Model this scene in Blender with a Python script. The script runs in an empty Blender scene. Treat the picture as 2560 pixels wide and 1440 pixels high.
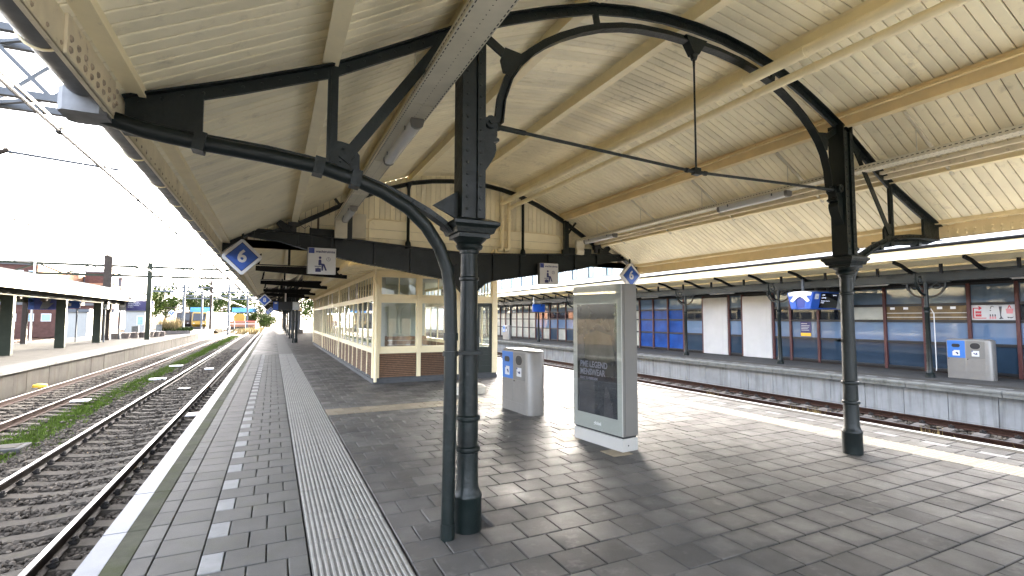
import bpy, math, random
import numpy as np
from mathutils import Vector, Matrix
random.seed(7); rng = np.random.default_rng(7)
S = bpy.context.scene
COL = S.collection
R = math.radians
# ------------------------------------------------------------------ camera
CAM_H = 1.73
cam = bpy.data.cameras.new("camera"); camo = bpy.data.objects.new("camera", cam); COL.objects.link(camo)
cam.sensor_width = 36.0; cam.lens = 36.0 * 1231.01 / 2560.0
cam.clip_start = 0.05; cam.clip_end = 3000
yaw, pitch, roll = R(25.847), R(3.5065), R(0.1139)
fw = Vector((math.sin(yaw) * math.cos(pitch), math.cos(yaw) * math.cos(pitch), math.sin(pitch)))
rt = Vector((math.cos(yaw), -math.sin(yaw), 0)); up = rt.cross(fw)
rt2 = rt * math.cos(roll) + up * math.sin(roll); up2 = up * math.cos(roll) - rt * math.sin(roll)
mw = Matrix((rt2, up2, -fw)).transposed().to_4x4(); mw.translation = (0, 0, CAM_H)
camo.matrix_world = mw
S.camera = camo
# ------------------------------------------------------------------ sky, sun, exposure
SUN_EL, SUN_AZ = R(10.5), R(33.0)          # azimuth from +Y towards +X
W = bpy.data.worlds.new("World"); S.world = W; W.use_nodes = True
wn = W.node_tree.nodes; wn.clear()
sky = wn.new("ShaderNodeTexSky"); sky.sky_type = 'NISHITA'; sky.sun_disc = False
sky.sun_elevation = SUN_EL; sky.sun_rotation = SUN_AZ
sky.air_density = 0.42; sky.dust_density = 6.0; sky.ozone_density = 0.2; sky.altitude = 0
bg = wn.new("ShaderNodeBackground"); bg.inputs[1].default_value = 0.15
wo = wn.new("ShaderNodeOutputWorld")
hs = wn.new("ShaderNodeHueSaturation"); hs.inputs["Saturation"].default_value = 0.5      # thin white haze over the blue
W.node_tree.links.new(sky.outputs[0], hs.inputs["Color"]); W.node_tree.links.new(hs.outputs[0], bg.inputs[0]); W.node_tree.links.new(bg.outputs[0], wo.inputs[0])
sun = bpy.data.lights.new("sun", 'SUN'); sun.energy = 2.4; sun.angle = R(0.53); sun.color = (1.0, 0.87, 0.66)
suno = bpy.data.objects.new("sun", sun); COL.objects.link(suno)
sd = Vector((math.sin(SUN_AZ) * math.cos(SUN_EL), math.cos(SUN_AZ) * math.cos(SUN_EL), math.sin(SUN_EL)))
suno.rotation_euler = sd.to_track_quat('Z', 'Y').to_euler(); suno.location = (60, 90, 40)
S.view_settings.view_transform = 'Standard'; S.view_settings.look = 'None'
S.view_settings.gamma = 1.0; S.view_settings.use_curve_mapping = False
S.view_settings.exposure = 5.1
S.render.engine = 'CYCLES'
cy = S.cycles
cy.use_denoising = True; cy.max_bounces = 9; cy.diffuse_bounces = 6; cy.glossy_bounces = 4
cy.transmission_bounces = 4; cy.transparent_max_bounces = 16
cy.caustics_reflective = False; cy.caustics_refractive = False; cy.sample_clamp_indirect = 8.0

# ------------------------------------------------------------------ scene helpers
def wl(o):
    v = Vector((0, 0, 0))
    while o is not None:
        v = v + o.location; o = o.parent
    return v

def tag(o, label=None, cat=None, group=None, kind=None):
    if label: o["label"] = label
    if cat: o["category"] = cat
    if group: o["group"] = group
    if kind: o["kind"] = kind
    return o

def thing(name, label, cat, loc=(0, 0, 0), group=None):
    o = bpy.data.objects.new(name, None); o.empty_display_size = 0.1
    COL.objects.link(o); o.location = loc
    return tag(o, label, cat, group)

def link(name, me, parent=None, loc=(0, 0, 0), rot=None, kind=None):
    o = bpy.data.objects.new(name, me); COL.objects.link(o)
    if parent is not None: o.parent = parent
    o.location = loc
    if rot: o.rotation_euler = rot
    if kind: o["kind"] = kind
    return o

_kids = {}
def copy_tree(o, parent=None, loc=None, rotz=None, label=None, group=None):
    c = o.copy(); COL.objects.link(c); c.parent = parent
    if loc is not None: c.location = loc
    if rotz is not None: c.rotation_euler = (0, 0, rotz)
    if label: c["label"] = label
    if group: c["group"] = group
    for ch in list(o.children): copy_tree(ch, c)
    return c

class MB:
    """collects geometry, build() links it as one mesh object"""
    def __init__(s): s.v = []; s.f = []; s.m = []; s.cur = 0
    def add(s, vs, fs):
        o = len(s.v); s.v.extend([tuple(p) for p in vs])
        for f in fs: s.f.append([i + o for i in f]); s.m.append(s.cur)
        return s
    BF = [(0, 3, 2, 1), (4, 5, 6, 7), (0, 1, 5, 4), (1, 2, 6, 5), (2, 3, 7, 6), (3, 0, 4, 7)]
    def box(s, x0, x1, y0, y1, z0, z1):
        return s.add([(x0, y0, z0), (x1, y0, z0), (x1, y1, z0), (x0, y1, z0), (x0, y0, z1), (x1, y0, z1), (x1, y1, z1), (x0, y1, z1)], MB.BF)
    def cbox(s, x0, x1, y0, y1, z0, z1, c=0.01):
        """box with chamfered vertical edges and chamfered top"""
        def ring(i, z): return [(x0 + i + c, y0 + i, z), (x1 - i - c, y0 + i, z), (x1 - i, y0 + i + c, z), (x1 - i, y1 - i - c, z), (x1 - i - c, y1 - i, z), (x0 + i + c, y1 - i, z), (x0 + i, y1 - i - c, z), (x0 + i, y0 + i + c, z)]
        v = ring(0, z0) + ring(0, z1 - c) + ring(c, z1)
        f = [tuple(range(7, -1, -1)), tuple(range(16, 24))]
        for k in (0, 8):
            for i in range(8): j = (i + 1) % 8; f.append((k + i, k + j, k + 8 + j, k + 8 + i))
        return s.add(v, f)
    def beam(s, p, q, w, h, up=(0, 0, 1)):
        p = Vector(p); q = Vector(q); d = (q - p).normalized(); u = Vector(up)
        a = d.cross(u)
        if a.length < 1e-4: a = d.cross(Vector((1, 0, 0)))
        a.normalize(); b = a.cross(d).normalized()
        a = a * w / 2; b = b * h / 2
        vs = [p - a - b, p + a - b, p + a + b, p - a + b, q - a - b, q + a - b, q + a + b, q - a + b]
        return s.add(vs, [(0, 1, 2, 3)[::-1], (4, 5, 6, 7), (0, 1, 5, 4), (1, 2, 6, 5), (2, 3, 7, 6), (3, 0, 4, 7)])
    def prism(s, poly, axis, a, b):
        n = len(poly)
        def P(p, t): return {'y': (p[0], t, p[1]), 'x': (t, p[0], p[1]), 'z': (p[0], p[1], t)}[axis]
        vs = [P(p, a) for p in poly] + [P(p, b) for p in poly]
        fs = [tuple(range(n)), tuple(range(2 * n - 1, n - 1, -1))] + [(i, i + n, (i + 1) % n + n, (i + 1) % n) for i in range(n)]
        return s.add(vs, fs)
    def ribbon(s, pts, t, w, y, closed=False):
        """bar following a polyline in the XZ plane: thickness t in plane (downwards), width w in Y about y"""
        n = len(pts); vs = []; fs = []
        for i, (x, z) in enumerate(pts):
            a = pts[max(i - 1, 0)]; b = pts[min(i + 1, n - 1)]
            dx, dz = b[0] - a[0], b[1] - a[1]; L = math.hypot(dx, dz) or 1
            nx, nz = -dz / L, dx / L
            if dx < 0: nx, nz = -nx, -nz
            tt = t[i] if isinstance(t, (list, tuple)) else t
            for yy in (y - w / 2, y + w / 2): vs += [(x, yy, z), (x - nx * tt, yy, z - nz * tt)]
        for i in range(n - 1):
            a = i * 4; b = a + 4
            fs += [(a, b, b + 2, a + 2), (a + 1, a + 3, b + 3, b + 1), (a, a + 1, b + 1, b), (a + 2, b + 2, b + 3, a + 3)]
        fs += [(0, 2, 3, 1), ((n - 1) * 4, (n - 1) * 4 + 1, (n - 1) * 4 + 3, (n - 1) * 4 + 2)]
        return s.add(vs, fs)
    def tube(s, pts, r, n=8, caps=True):
        pts = [Vector(p) for p in pts]; m = len(pts); vs = []; fs = []
        pv = None
        for i, p in enumerate(pts):
            d = (pts[min(i + 1, m - 1)] - pts[max(i - 1, 0)]).normalized()
            if pv is None:
                a = d.cross(Vector((0, 0, 1)))
                if a.length < 1e-3: a = d.cross(Vector((1, 0, 0)))
            else: a = pv - d * pv.dot(d)
            a.normalize(); pv = a; b = d.cross(a)
            rr = r[i] if isinstance(r, (list, tuple)) else r
            for k in range(n):
                t = 2 * math.pi * k / n; vs.append(p + (a * math.cos(t) + b * math.sin(t)) * rr)
        for i in range(m - 1):
            for k in range(n): fs.append((i * n + k, i * n + (k + 1) % n, (i + 1) * n + (k + 1) % n, (i + 1) * n + k))
        if caps: fs += [tuple(range(n - 1, -1, -1)), tuple(range((m - 1) * n, m * n))]
        return s.add(vs, fs)
    def lathe(s, prof, cx=0, cy=0, n=20):
        vs = []; fs = []
        for r, z in prof:
            for k in range(n): t = 2 * math.pi * k / n; vs.append((cx + r * math.cos(t), cy + r * math.sin(t), z))
        for i in range(len(prof) - 1):
            for k in range(n): fs.append((i * n + k, i * n + (k + 1) % n, (i + 1) * n + (k + 1) % n, (i + 1) * n + k))
        fs += [tuple(range(n - 1, -1, -1)), tuple(range((len(prof) - 1) * n, len(prof) * n))]
        return s.add(vs, fs)
    def dome(s, c, r, ax, n=6):
        """rivet head: a flat dome facing along ax"""
        c = Vector(c); d = Vector(ax).normalized(); a = d.orthogonal().normalized(); b = d.cross(a)
        vs = [c + (a * math.cos(6.2832 * k / n) + b * math.sin(6.2832 * k / n)) * r for k in range(n)]
        vs += [c + d * r * .45 + (a * math.cos(6.2832 * k / n) + b * math.sin(6.2832 * k / n)) * r * .65 for k in range(n)]
        fs = [(k, (k + 1) % n, n + (k + 1) % n, n + k) for k in range(n)] + [tuple(range(n, 2 * n))]
        return s.add(vs, fs)
    def mesh(s, name, mats, off=(0, 0, 0), smooth=None):
        me = bpy.data.meshes.new(name)
        v = np.array(s.v, dtype=float) - np.array(off)
        me.from_pydata(v.tolist(), [], s.f)
        for m in (mats if isinstance(mats, (list, tuple)) else [mats]): me.materials.append(m)
        if any(s.m): me.polygons.foreach_set("material_index", s.m)
        if smooth:
            me.polygons.foreach_set("use_smooth", [True] * len(me.polygons)); me.set_sharp_from_angle(angle=R(smooth))
        me.update(); return me
    def build(s, name, mat, parent=None, smooth=None, kind=None, flip=False):
        if parent is not None: off = wl(parent); loc = (0, 0, 0)
        else:
            a = np.array(s.v); loc = ((a[:, 0].min() + a[:, 0].max()) / 2, (a[:, 1].min() + a[:, 1].max()) / 2, a[:, 2].min()); off = loc
        me = s.mesh(name, mat, off, smooth)
        return link(name, me, parent, loc, kind=kind)

def arc(cx, cz, r, a0, a1, n):
    return [(cx + r * math.cos(R(a0 + (a1 - a0) * i / n)), cz + r * math.sin(R(a0 + (a1 - a0) * i / n))) for i in range(n + 1)]

_txt = {}
def text_mesh(txt, size, mat, align='CENTER', bold=0.0, shear=0):
    cu = bpy.data.curves.new("txt", 'FONT'); cu.body = txt; cu.size = size; cu.align_x = align; cu.align_y = 'CENTER'
    cu.offset = bold; cu.shear = shear; cu.resolution_u = 3; cu.extrude = 0.0006
    o = bpy.data.objects.new("txt", cu); COL.objects.link(o)
    dg = bpy.context.evaluated_depsgraph_get(); me = bpy.data.meshes.new_from_object(o.evaluated_get(dg))
    bpy.data.objects.remove(o); bpy.data.curves.remove(cu)
    me.materials.clear(); me.materials.append(mat)
    return me

def text_part(name, txt, size, mat, parent, pos, nrm='-y', align='CENTER', bold=0.0, tilt=0.0, sx=1.0, label=None):
    """lettering standing on a vertical face whose outward normal is nrm; pos in world coordinates"""
    me = text_mesh(txt, size, mat, align, bold)
    rz = {'-y': 0, '+x': R(90), '+y': R(180), '-x': R(-90)}[nrm] if isinstance(nrm, str) else nrm
    o = link(name, me, parent, Vector(pos) - wl(parent), (R(90), tilt, rz))
    o.scale = (sx, 1, 1)
    if label: o["label"] = label
    return o

# ------------------------------------------------------------------ materials
M = {}
def mat(name, col, rough=0.6, metal=0.0, var=0.12, scale=3.0, bump=0.0, bscale=80.0, spec=0.5, rnd=0.0, dirt=None, streak=None, coat=0.0, rvar=0.0, fine=0.0, emit=None, hue=None, dry=False):
    m = bpy.data.materials.new(name); m.use_nodes = True; nt = m.node_tree; N = nt.nodes; L = nt.links
    b = N["Principled BSDF"]; geo = N.new("ShaderNodeNewGeometry")
    b.inputs["Roughness"].default_value = rough; b.inputs["Metallic"].default_value = metal
    b.inputs["Specular IOR Level"].default_value = spec
    if coat: b.inputs["Coat Weight"].default_value = coat; b.inputs["Coat Roughness"].default_value = 0.08
    def noise(sc, det=4, vec=None, rough_=0.6):
        n = N.new("ShaderNodeTexNoise"); n.inputs["Scale"].default_value = sc; n.inputs["Detail"].default_value = det; n.inputs["Roughness"].default_value = rough_
        L.new(vec or geo.outputs["Position"], n.inputs["Vector"]); return n
    def mth(op, a, bb):
        n = N.new("ShaderNodeMath"); n.operation = op
        for i, x in enumerate((a, bb)):
            if isinstance(x, (int, float)): n.inputs[i].default_value = x
            elif x is not None: L.new(x, n.inputs[i])
        return n.outputs[0]
    def rng_(v, a, bb, c, d):
        n = N.new("ShaderNodeMapRange"); L.new(v, n.inputs[0])
        for i, x in enumerate((a, bb, c, d)): n.inputs[i + 1].default_value = x
        return n.outputs[0]
    val = None
    if var:
        val = rng_(noise(scale).outputs[0], 0.3, 0.7, 1 - var, 1 + var)
    if fine:
        v2 = rng_(noise(bscale * 1.7, 2).outputs[0], 0.25, 0.75, 1 - fine, 1 + fine)
        val = mth('MULTIPLY', val, v2) if val is not None else v2
    if rnd:
        oi = N.new("ShaderNodeObjectInfo"); at = N.new("ShaderNodeAttribute"); at.attribute_name = "tint"
        s_ = mth('FRACT', mth('ADD', oi.outputs["Random"], at.outputs["Fac"]), None)
        v3 = rng_(s_, 0, 1, 1 - rnd, 1 + rnd)
        val = mth('MULTIPLY', val, v3) if val is not None else v3
    rgb = N.new("ShaderNodeRGB"); rgb.outputs[0].default_value = (*col, 1); cur = rgb.outputs[0]
    if hue:     # second colour mixed by large noise
        mx = N.new("ShaderNodeMix"); mx.data_type = 'RGBA'; L.new(rng_(noise(hue[1], 3).outputs[0], 0.4, 0.65, 0, 1), mx.inputs[0])
        L.new(cur, mx.inputs[6]); mx.inputs[7].default_value = (*hue[0], 1); cur = mx.outputs[2]
    if val is not None:
        mx = N.new("ShaderNodeMix"); mx.data_type = 'RGBA'; mx.blend_type = 'MULTIPLY'; mx.inputs[0].default_value = 1
        L.new(cur, mx.inputs[6]); L.new(val, mx.inputs[7]); cur = mx.outputs[2]
    if dirt:     # (colour, scale, lo, hi)
        mx = N.new("ShaderNodeMix"); mx.data_type = 'RGBA'; L.new(rng_(noise(dirt[1], 6, None, 0.7).outputs[0], dirt[2], dirt[3], 0, dirt[4] if len(dirt) > 4 else 1), mx.inputs[0])
        L.new(cur, mx.inputs[6]); mx.inputs[7].default_value = (*dirt[0], 1); cur = mx.outputs[2]
    if streak:   # (colour, horizontal scale, lo, hi, amount): runs down the face
        mp = N.new("ShaderNodeMapping"); mp.inputs["Scale"].default_value = (streak[1], streak[1], streak[1] * 0.06); L.new(geo.outputs["Position"], mp.inputs[0])
        mx = N.new("ShaderNodeMix"); mx.data_type = 'RGBA'; L.new(rng_(noise(1.0, 5, mp.outputs[0], 0.65).outputs[0], streak[2], streak[3], 0, streak[4]), mx.inputs[0])
        L.new(cur, mx.inputs[6]); mx.inputs[7].default_value = (*streak[0], 1); cur = mx.outputs[2]
    if dry:      # slabs drying from the middle, and old chewing gum
        tc = N.new("ShaderNodeTexCoord"); sp = N.new("ShaderNodeSeparateXYZ"); L.new(tc.outputs["Object"], sp.inputs[0])
        e_ = mth('MAXIMUM', mth('ABSOLUTE', sp.outputs[0], None), mth('ABSOLUTE', sp.outputs[1], None))
        e_ = mth('ADD', e_, rng_(noise(9, 4).outputs[0], 0.3, 0.7, -0.035, 0.035))
        w_ = mth('MULTIPLY', mth('MULTIPLY', rng_(e_, 0.07, 0.15, 0, 1), mth('LESS_THAN', e_, 0.25)), rng_(noise(0.55, 2).outputs[0], 0.42, 0.62, 0, 0.75))
        mx = N.new("ShaderNodeMix"); mx.data_type = 'RGBA'; L.new(w_, mx.inputs[0]); L.new(cur, mx.inputs[6]); mx.inputs[7].default_value = (0.033, 0.032, 0.030, 1); cur = mx.outputs[2]
        vo = N.new("ShaderNodeTexVoronoi"); vo.inputs["Scale"].default_value = 2.3; L.new(geo.outputs["Position"], vo.inputs["Vector"])
        sc_ = N.new("ShaderNodeSeparateColor"); L.new(vo.outputs["Color"], sc_.inputs[0])
        g_ = mth('MULTIPLY', mth('LESS_THAN', vo.outputs["Distance"], 0.026), mth('GREATER_THAN', sc_.outputs[0], 0.45))
        mx = N.new("ShaderNodeMix"); mx.data_type = 'RGBA'; L.new(g_, mx.inputs[0]); L.new(cur, mx.inputs[6]); mx.inputs[7].default_value = (0.45, 0.44, 0.42, 1); cur = mx.outputs[2]
    L.new(cur, b.inputs["Base Color"])
    if rvar:
        L.new(rng_(noise(scale * 1.7, 5).outputs[0], 0.3, 0.7, max(rough - rvar, 0.03), rough + rvar), b.inputs["Roughness"])
    if bump:
        bp = N.new("ShaderNodeBump"); bp.inputs["Strength"].default_value = bump; bp.inputs["Distance"].default_value = 0.01
        L.new(noise(bscale, 5).outputs[0], bp.inputs["Height"]); L.new(bp.outputs[0], b.inputs["Normal"])
    if emit:
        b.inputs["Emission Color"].default_value = (*emit[0], 1); b.inputs["Emission Strength"].default_value = emit[1]
    M[name] = m; return m

def glass_mat(name, tint=(1, 1, 1), ior=1.5, rough=0.0, boost=1.0):
    m = bpy.data.materials.new(name); m.use_nodes = True; nt = m.node_tree; N = nt.nodes; L = nt.links
    N.remove(N["Principled BSDF"]); out = N["Material Output"]
    tr = N.new("ShaderNodeBsdfTransparent"); tr.inputs[0].default_value = (*tint, 1)
    gl = N.new("ShaderNodeBsdfGlossy"); gl.inputs["Roughness"].default_value = rough
    geo = N.new("ShaderNodeNewGeometry"); dt = N.new("ShaderNodeVectorMath"); dt.operation = 'DOT_PRODUCT'
    L.new(geo.outputs["Incoming"], dt.inputs[0]); L.new(geo.outputs["Normal"], dt.inputs[1])
    def mth(op, a, b):
        n = N.new("ShaderNodeMath"); n.operation = op; n.use_clamp = op == 'ADD'
        for i_, x in enumerate((a, b)):
            if x is None: continue
            if isinstance(x, (int, float)): n.inputs[i_].default_value = x
            else: L.new(x, n.inputs[i_])
        return n.outputs[0]
    f0 = ((ior - 1) / (ior + 1)) ** 2 * boost
    fr = mth('ADD', mth('MULTIPLY', mth('POWER', mth('SUBTRACT', 1.0, mth('ABSOLUTE', dt.outputs["Value"], None)), 5.0), 1 - f0), f0)
    mx = N.new("ShaderNodeMixShader")
    L.new(fr, mx.inputs[0]); L.new(tr.outputs[0], mx.inputs[1]); L.new(gl.outputs[0], mx.inputs[2]); L.new(mx.outputs[0], out.inputs[0])
    M[name] = m; return m

mat('iron', (0.0030, 0.0066, 0.0060), 0.42, var=0.35, scale=5, bump=0.5, bscale=24, rvar=0.1, spec=0.34, dirt=((0.012, 0.010, 0.008), 9, 0.60, 0.75, 0.35))
mat('iron_dark', (0.0025, 0.003, 0.0034), 0.6, spec=0.2, var=0.2, bump=0.1)
mat('cream_board', (0.84, 0.765, 0.545), 0.42, var=0.10, scale=1.2, rnd=0.10, bump=0.12, bscale=14, dirt=((0.22, 0.18, 0.11), 4, 0.57, 0.78, 0.5), rvar=0.1)
mat('cream', (0.84, 0.735, 0.475), 0.42, var=0.08, scale=3, bump=0.12, bscale=40, dirt=((0.25, 0.19, 0.11), 14, 0.64, 0.78, 0.5))
mat('cream_warm_lit', (0.77, 0.62, 0.35), 0.45, var=0.10, scale=3, bump=0.2, bscale=40, dirt=((0.16, 0.08, 0.04), 12, 0.66, 0.76, 0.7))  # same cream paint, with warm bounce light put into the colour
mat('cream_shaded_weathered', (0.68, 0.60, 0.43), 0.55, var=0.15, scale=4, bump=0.25, bscale=50, dirt=((0.14, 0.075, 0.04), 9, 0.60, 0.74, 0.8))  # same cream paint greyed as in shade; the rust spots are wear
mat('cream_joinery', (0.80, 0.70, 0.46), 0.35, var=0.05, bump=0.05, bscale=60)
mat('tray', (0.56, 0.52, 0.40), 0.5, var=0.08, scale=6)
mat('zinc', (0.14, 0.143, 0.147), 0.45, 0.4, var=0.25, scale=5, bump=0.1, bscale=20, rvar=0.12)
mat('rust', (0.16, 0.06, 0.03), 0.85, var=0.3, scale=20)
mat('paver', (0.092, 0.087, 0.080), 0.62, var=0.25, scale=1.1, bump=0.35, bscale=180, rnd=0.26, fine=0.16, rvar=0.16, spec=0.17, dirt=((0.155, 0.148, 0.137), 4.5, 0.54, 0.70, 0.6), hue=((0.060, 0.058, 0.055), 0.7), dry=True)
mat('paver_edge', (0.070, 0.068, 0.063), 0.72, var=0.15, scale=2, bump=0.4, bscale=180, rnd=0.13, fine=0.10, dirt=((0.065, 0.066, 0.046), 3, 0.5, 0.7, 0.5), spec=0.22)
mat('paver_beige', (0.20, 0.165, 0.11), 0.8, var=0.15, scale=4, bump=0.3, bscale=150, rnd=0.15, fine=0.1)
mat('paver_white', (0.20, 0.20, 0.195), 0.75, var=0.12, scale=7, bump=0.3, bscale=150, rnd=0.06, fine=0.06, dirt=((0.13, 0.13, 0.124), 11, 0.55, 0.75, 0.5), spec=0.2)
mat('joint_sand', (0.05, 0.047, 0.042), 0.95, var=0.3, scale=20, bump=0.5, bscale=200, dirt=((0.06, 0.075, 0.03), 2.0, 0.55, 0.7, 0.8))
mat('tactile', (0.118, 0.114, 0.104), 0.8, var=0.12, scale=5, bump=0.35, bscale=160, rnd=0.08, fine=0.08, dirt=((0.085, 0.084, 0.078), 6, 0.5, 0.75, 0.6), spec=0.2)
mat('tactile_rib', (0.225, 0.216, 0.196), 0.75, var=0.15, scale=7, bump=0.3, bscale=160, fine=0.08, dirt=((0.16, 0.155, 0.14), 9, 0.5, 0.75, 0.7), spec=0.25)
mat('tactile_beige', (0.24, 0.22, 0.175), 0.7, var=0.12, scale=6, bump=0.3, bscale=120, rnd=0.06)
mat('edge_paint', (0.135, 0.148, 0.170), 0.55, var=0.08, scale=5, bump=0.25, bscale=120, dirt=((0.11, 0.113, 0.122), 16, 0.64, 0.74, 0.7), spec=0.2)
mat('edge_moss', (0.062, 0.062, 0.044), 0.95, var=0.2, scale=4, bump=0.5, bscale=110, fine=0.15, dirt=((0.05, 0.056, 0.025), 2.6, 0.45, 0.65, 0.8), spec=0.1)
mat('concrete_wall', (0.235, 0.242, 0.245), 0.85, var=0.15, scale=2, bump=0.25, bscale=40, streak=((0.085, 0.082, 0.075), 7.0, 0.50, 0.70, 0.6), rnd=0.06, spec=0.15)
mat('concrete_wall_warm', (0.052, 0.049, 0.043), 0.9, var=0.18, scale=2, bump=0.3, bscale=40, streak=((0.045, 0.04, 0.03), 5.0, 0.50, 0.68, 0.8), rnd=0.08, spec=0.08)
mat('concrete_cap', (0.145, 0.147, 0.138), 0.85, var=0.15, scale=3, bump=0.3, bscale=60, dirt=((0.055, 0.058, 0.044), 5, 0.5, 0.7, 0.7), spec=0.12)
mat('asphalt', (0.06, 0.059, 0.057), 0.8, var=0.2, scale=2, bump=0.3, bscale=150, spec=0.15)
mat('platform_light', (0.062, 0.058, 0.050), 0.8, var=0.15, scale=2, bump=0.3, bscale=120, spec=0.06)
mat('sleeper', (0.070, 0.061, 0.050), 0.9, var=0.18, scale=5, bump=0.4, bscale=60, rnd=0.12, fine=0.12, dirt=((0.064, 0.062, 0.03), 4, 0.56, 0.72, 0.6), spec=0.1)
mat('sleeper_old', (0.11, 0.098, 0.088), 0.95, var=0.2, scale=5, bump=0.4, bscale=60, rnd=0.12)
mat('ballast', (0.075, 0.064, 0.052), 0.9, var=0.3, scale=4, bump=0.2, bscale=90, rnd=0.5, fine=0.15, spec=0.1)
mat('ballast_bed', (0.032, 0.028, 0.024), 0.95, var=0.3, scale=6, bump=1.0, bscale=28, fine=0.3, spec=0.05)
mat('rail_side', (0.03, 0.022, 0.018), 0.7, 0.3, var=0.25, scale=8, bump=0.2)
mat('rail_rust', (0.034, 0.017, 0.012), 0.8, 0.1, var=0.25, scale=8, bump=0.2, spec=0.15)
mat('rail_top', (0.30, 0.295, 0.29), 0.3, 1.0, var=0.06)
mat('clip', (0.02, 0.018, 0.017), 0.7, 0.4, var=0.2)
mat('ground', (0.085, 0.07, 0.046), 0.95, var=0.25, scale=0.3, bump=0.4, bscale=6, dirt=((0.085, 0.055, 0.032), 0.15, 0.45, 0.6, 0.7), spec=0.03)
mat('grass', (0.070, 0.105, 0.018), 0.9, var=0.35, scale=3, rnd=0.3, spec=0.1)
mat('grass_dry', (0.20, 0.15, 0.06), 0.9, var=0.35, scale=3, rnd=0.3)
mat('leaf', (0.034, 0.052, 0.010), 0.8, var=0.4, scale=0.5, rnd=0.3, spec=0.1)
mat('leaf_dark', (0.05, 0.085, 0.03), 0.8, var=0.4, scale=0.5, rnd=0.3)
mat('trunk', (0.09, 0.07, 0.05), 0.9, var=0.2)
mat('steel', (0.085, 0.094, 0.105), 0.6, 0.0, var=0.12, scale=4, bump=0.1, spec=0.2)
mat('steel_dark', (0.045, 0.036, 0.03), 0.7, 0.2, var=0.2, scale=6, spec=0.15)
mat('steel_green', (0.03, 0.035, 0.025), 0.7, 0.2, var=0.15, spec=0.15)
mat('wire', (0.02, 0.02, 0.022), 0.6, 0.0, var=0)
mat('white_paint', (0.62, 0.62, 0.605), 0.4, var=0.04, spec=0.3)
mat('white_wall', (0.48, 0.475, 0.465), 0.8, var=0.05, scale=2, bump=0.15, bscale=70, streak=((0.34, 0.34, 0.34), 3, 0.55, 0.75, 0.35))
mat('kiosk_grey', (0.40, 0.39, 0.365), 0.38, 0.1, var=0.03, spec=0.5)
mat('kiosk_side', (0.165, 0.16, 0.148), 0.45, 0.3, var=0.04)
mat('bin_steel', (0.20, 0.19, 0.175), 0.4, 0.3, var=0.05, scale=6, bump=0.04, bscale=200)
mat('bin_blue', (0.035, 0.14, 0.42), 0.4, var=0.03)
mat('black', (0.008, 0.008, 0.009), 0.5, var=0)
mat('black_gloss', (0.006, 0.007, 0.009), 0.06, var=0, spec=0.5)
mat('ns_blue', (0.010, 0.065, 0.32), 0.35, var=0.05)
mat('ns_blue_dark', (0.01, 0.03, 0.20), 0.35, var=0.04)
mat('sign_white', (0.52, 0.525, 0.53), 0.4, var=0.03)
mat('sign_text', (0.012, 0.016, 0.10), 0.5, var=0)
mat('screen_text', (0.55, 0.58, 0.68), 0.5, var=0, emit=((0.5, 0.55, 0.7), 0.05))
mat('brick', (0.155, 0.088, 0.05), 0.85, var=0.2, scale=14, bump=0.3, bscale=60, rnd=0.2)
mat('mortar_dark', (0.015, 0.011, 0.009), 0.95, var=0.2)
mat('plinth', (0.055, 0.058, 0.062), 0.7, var=0.15, scale=6)
mat('door_green', (0.006, 0.014, 0.012), 0.3, var=0.1)
mat('stone_block', (0.50, 0.46, 0.38), 0.85, var=0.15, scale=8, bump=0.4, bscale=50)
mat('interior_wall', (0.62, 0.63, 0.55), 0.7, var=0.04)
mat('wood_bench', (0.26, 0.15, 0.09), 0.5, var=0.2, scale=10)
mat('mullion_red', (0.07, 0.017, 0.016), 0.5, var=0.15, scale=6)
mat('mullion_dark', (0.006, 0.007, 0.009), 0.5, var=0.1)
mat('film_upper', (0.095, 0.14, 0.20), 0.05, var=0.10, scale=0.9, spec=0.8, rvar=0.02)
mat('film_mid', (0.11, 0.175, 0.285), 0.05, var=0.12, scale=0.8, spec=0.8, rvar=0.02)
mat('film_low', (0.024, 0.044, 0.072), 0.04, var=0.15, scale=0.8, spec=0.7)
mat('clear_dark', (0.014, 0.018, 0.026), 0.03, var=0.1, spec=0.7)
mat('film_deep', (0.014, 0.06, 0.25), 0.10, var=0.3, scale=1.5, spec=0.6)
mat('film_pale', (0.36, 0.37, 0.33), 0.25, var=0.2, scale=1.2, spec=0.5)
mat('shop_gold', (0.12, 0.075, 0.025), 0.5, var=0.5, scale=3)
mat('red_print', (0.48, 0.03, 0.045), 0.5, var=0)
mat('pink_print', (0.60, 0.22, 0.24), 0.5, var=0.05)
mat('dark_print', (0.05, 0.05, 0.06), 0.5, var=0)
mat('poster_navy', (0.03, 0.03, 0.13), 0.4, var=0.05)
mat('yellow', (0.75, 0.46, 0.03), 0.5, var=0.1)
mat('tube_lamp', (0.80, 0.80, 0.80), 0.4, var=0.02)
mat('lamp_diffuser', (0.55, 0.56, 0.56), 0.25, var=0.04)
mat('brick_red', (0.075, 0.04, 0.034), 0.9, var=0.2, scale=2, spec=0.1)
mat('brick_orange_lit', (0.26, 0.135, 0.085), 0.9, var=0.15, scale=2, spec=0.1)  # orange; on house sides it stands for brick in sunlight
mat('panel_pale', (0.14, 0.155, 0.18), 0.6, var=0.06, spec=0.15)
mat('window_far', (0.22, 0.34, 0.42), 0.12, var=0.15)
mat('train_yellow', (0.26, 0.16, 0.012), 0.35, var=0.04)
mat('roof_blue', (0.05, 0.22, 0.50), 0.5, var=0.08)
mat('corrugated', (0.036, 0.0355, 0.034), 0.5, 0.0, var=0.08, scale=2, spec=0.12)
mat('shelter_dark', (0.03, 0.03, 0.022), 0.75, var=0.2, spec=0.1)
mat('planter_box', (0.13, 0.11, 0.095), 0.85, var=0.2)
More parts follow.
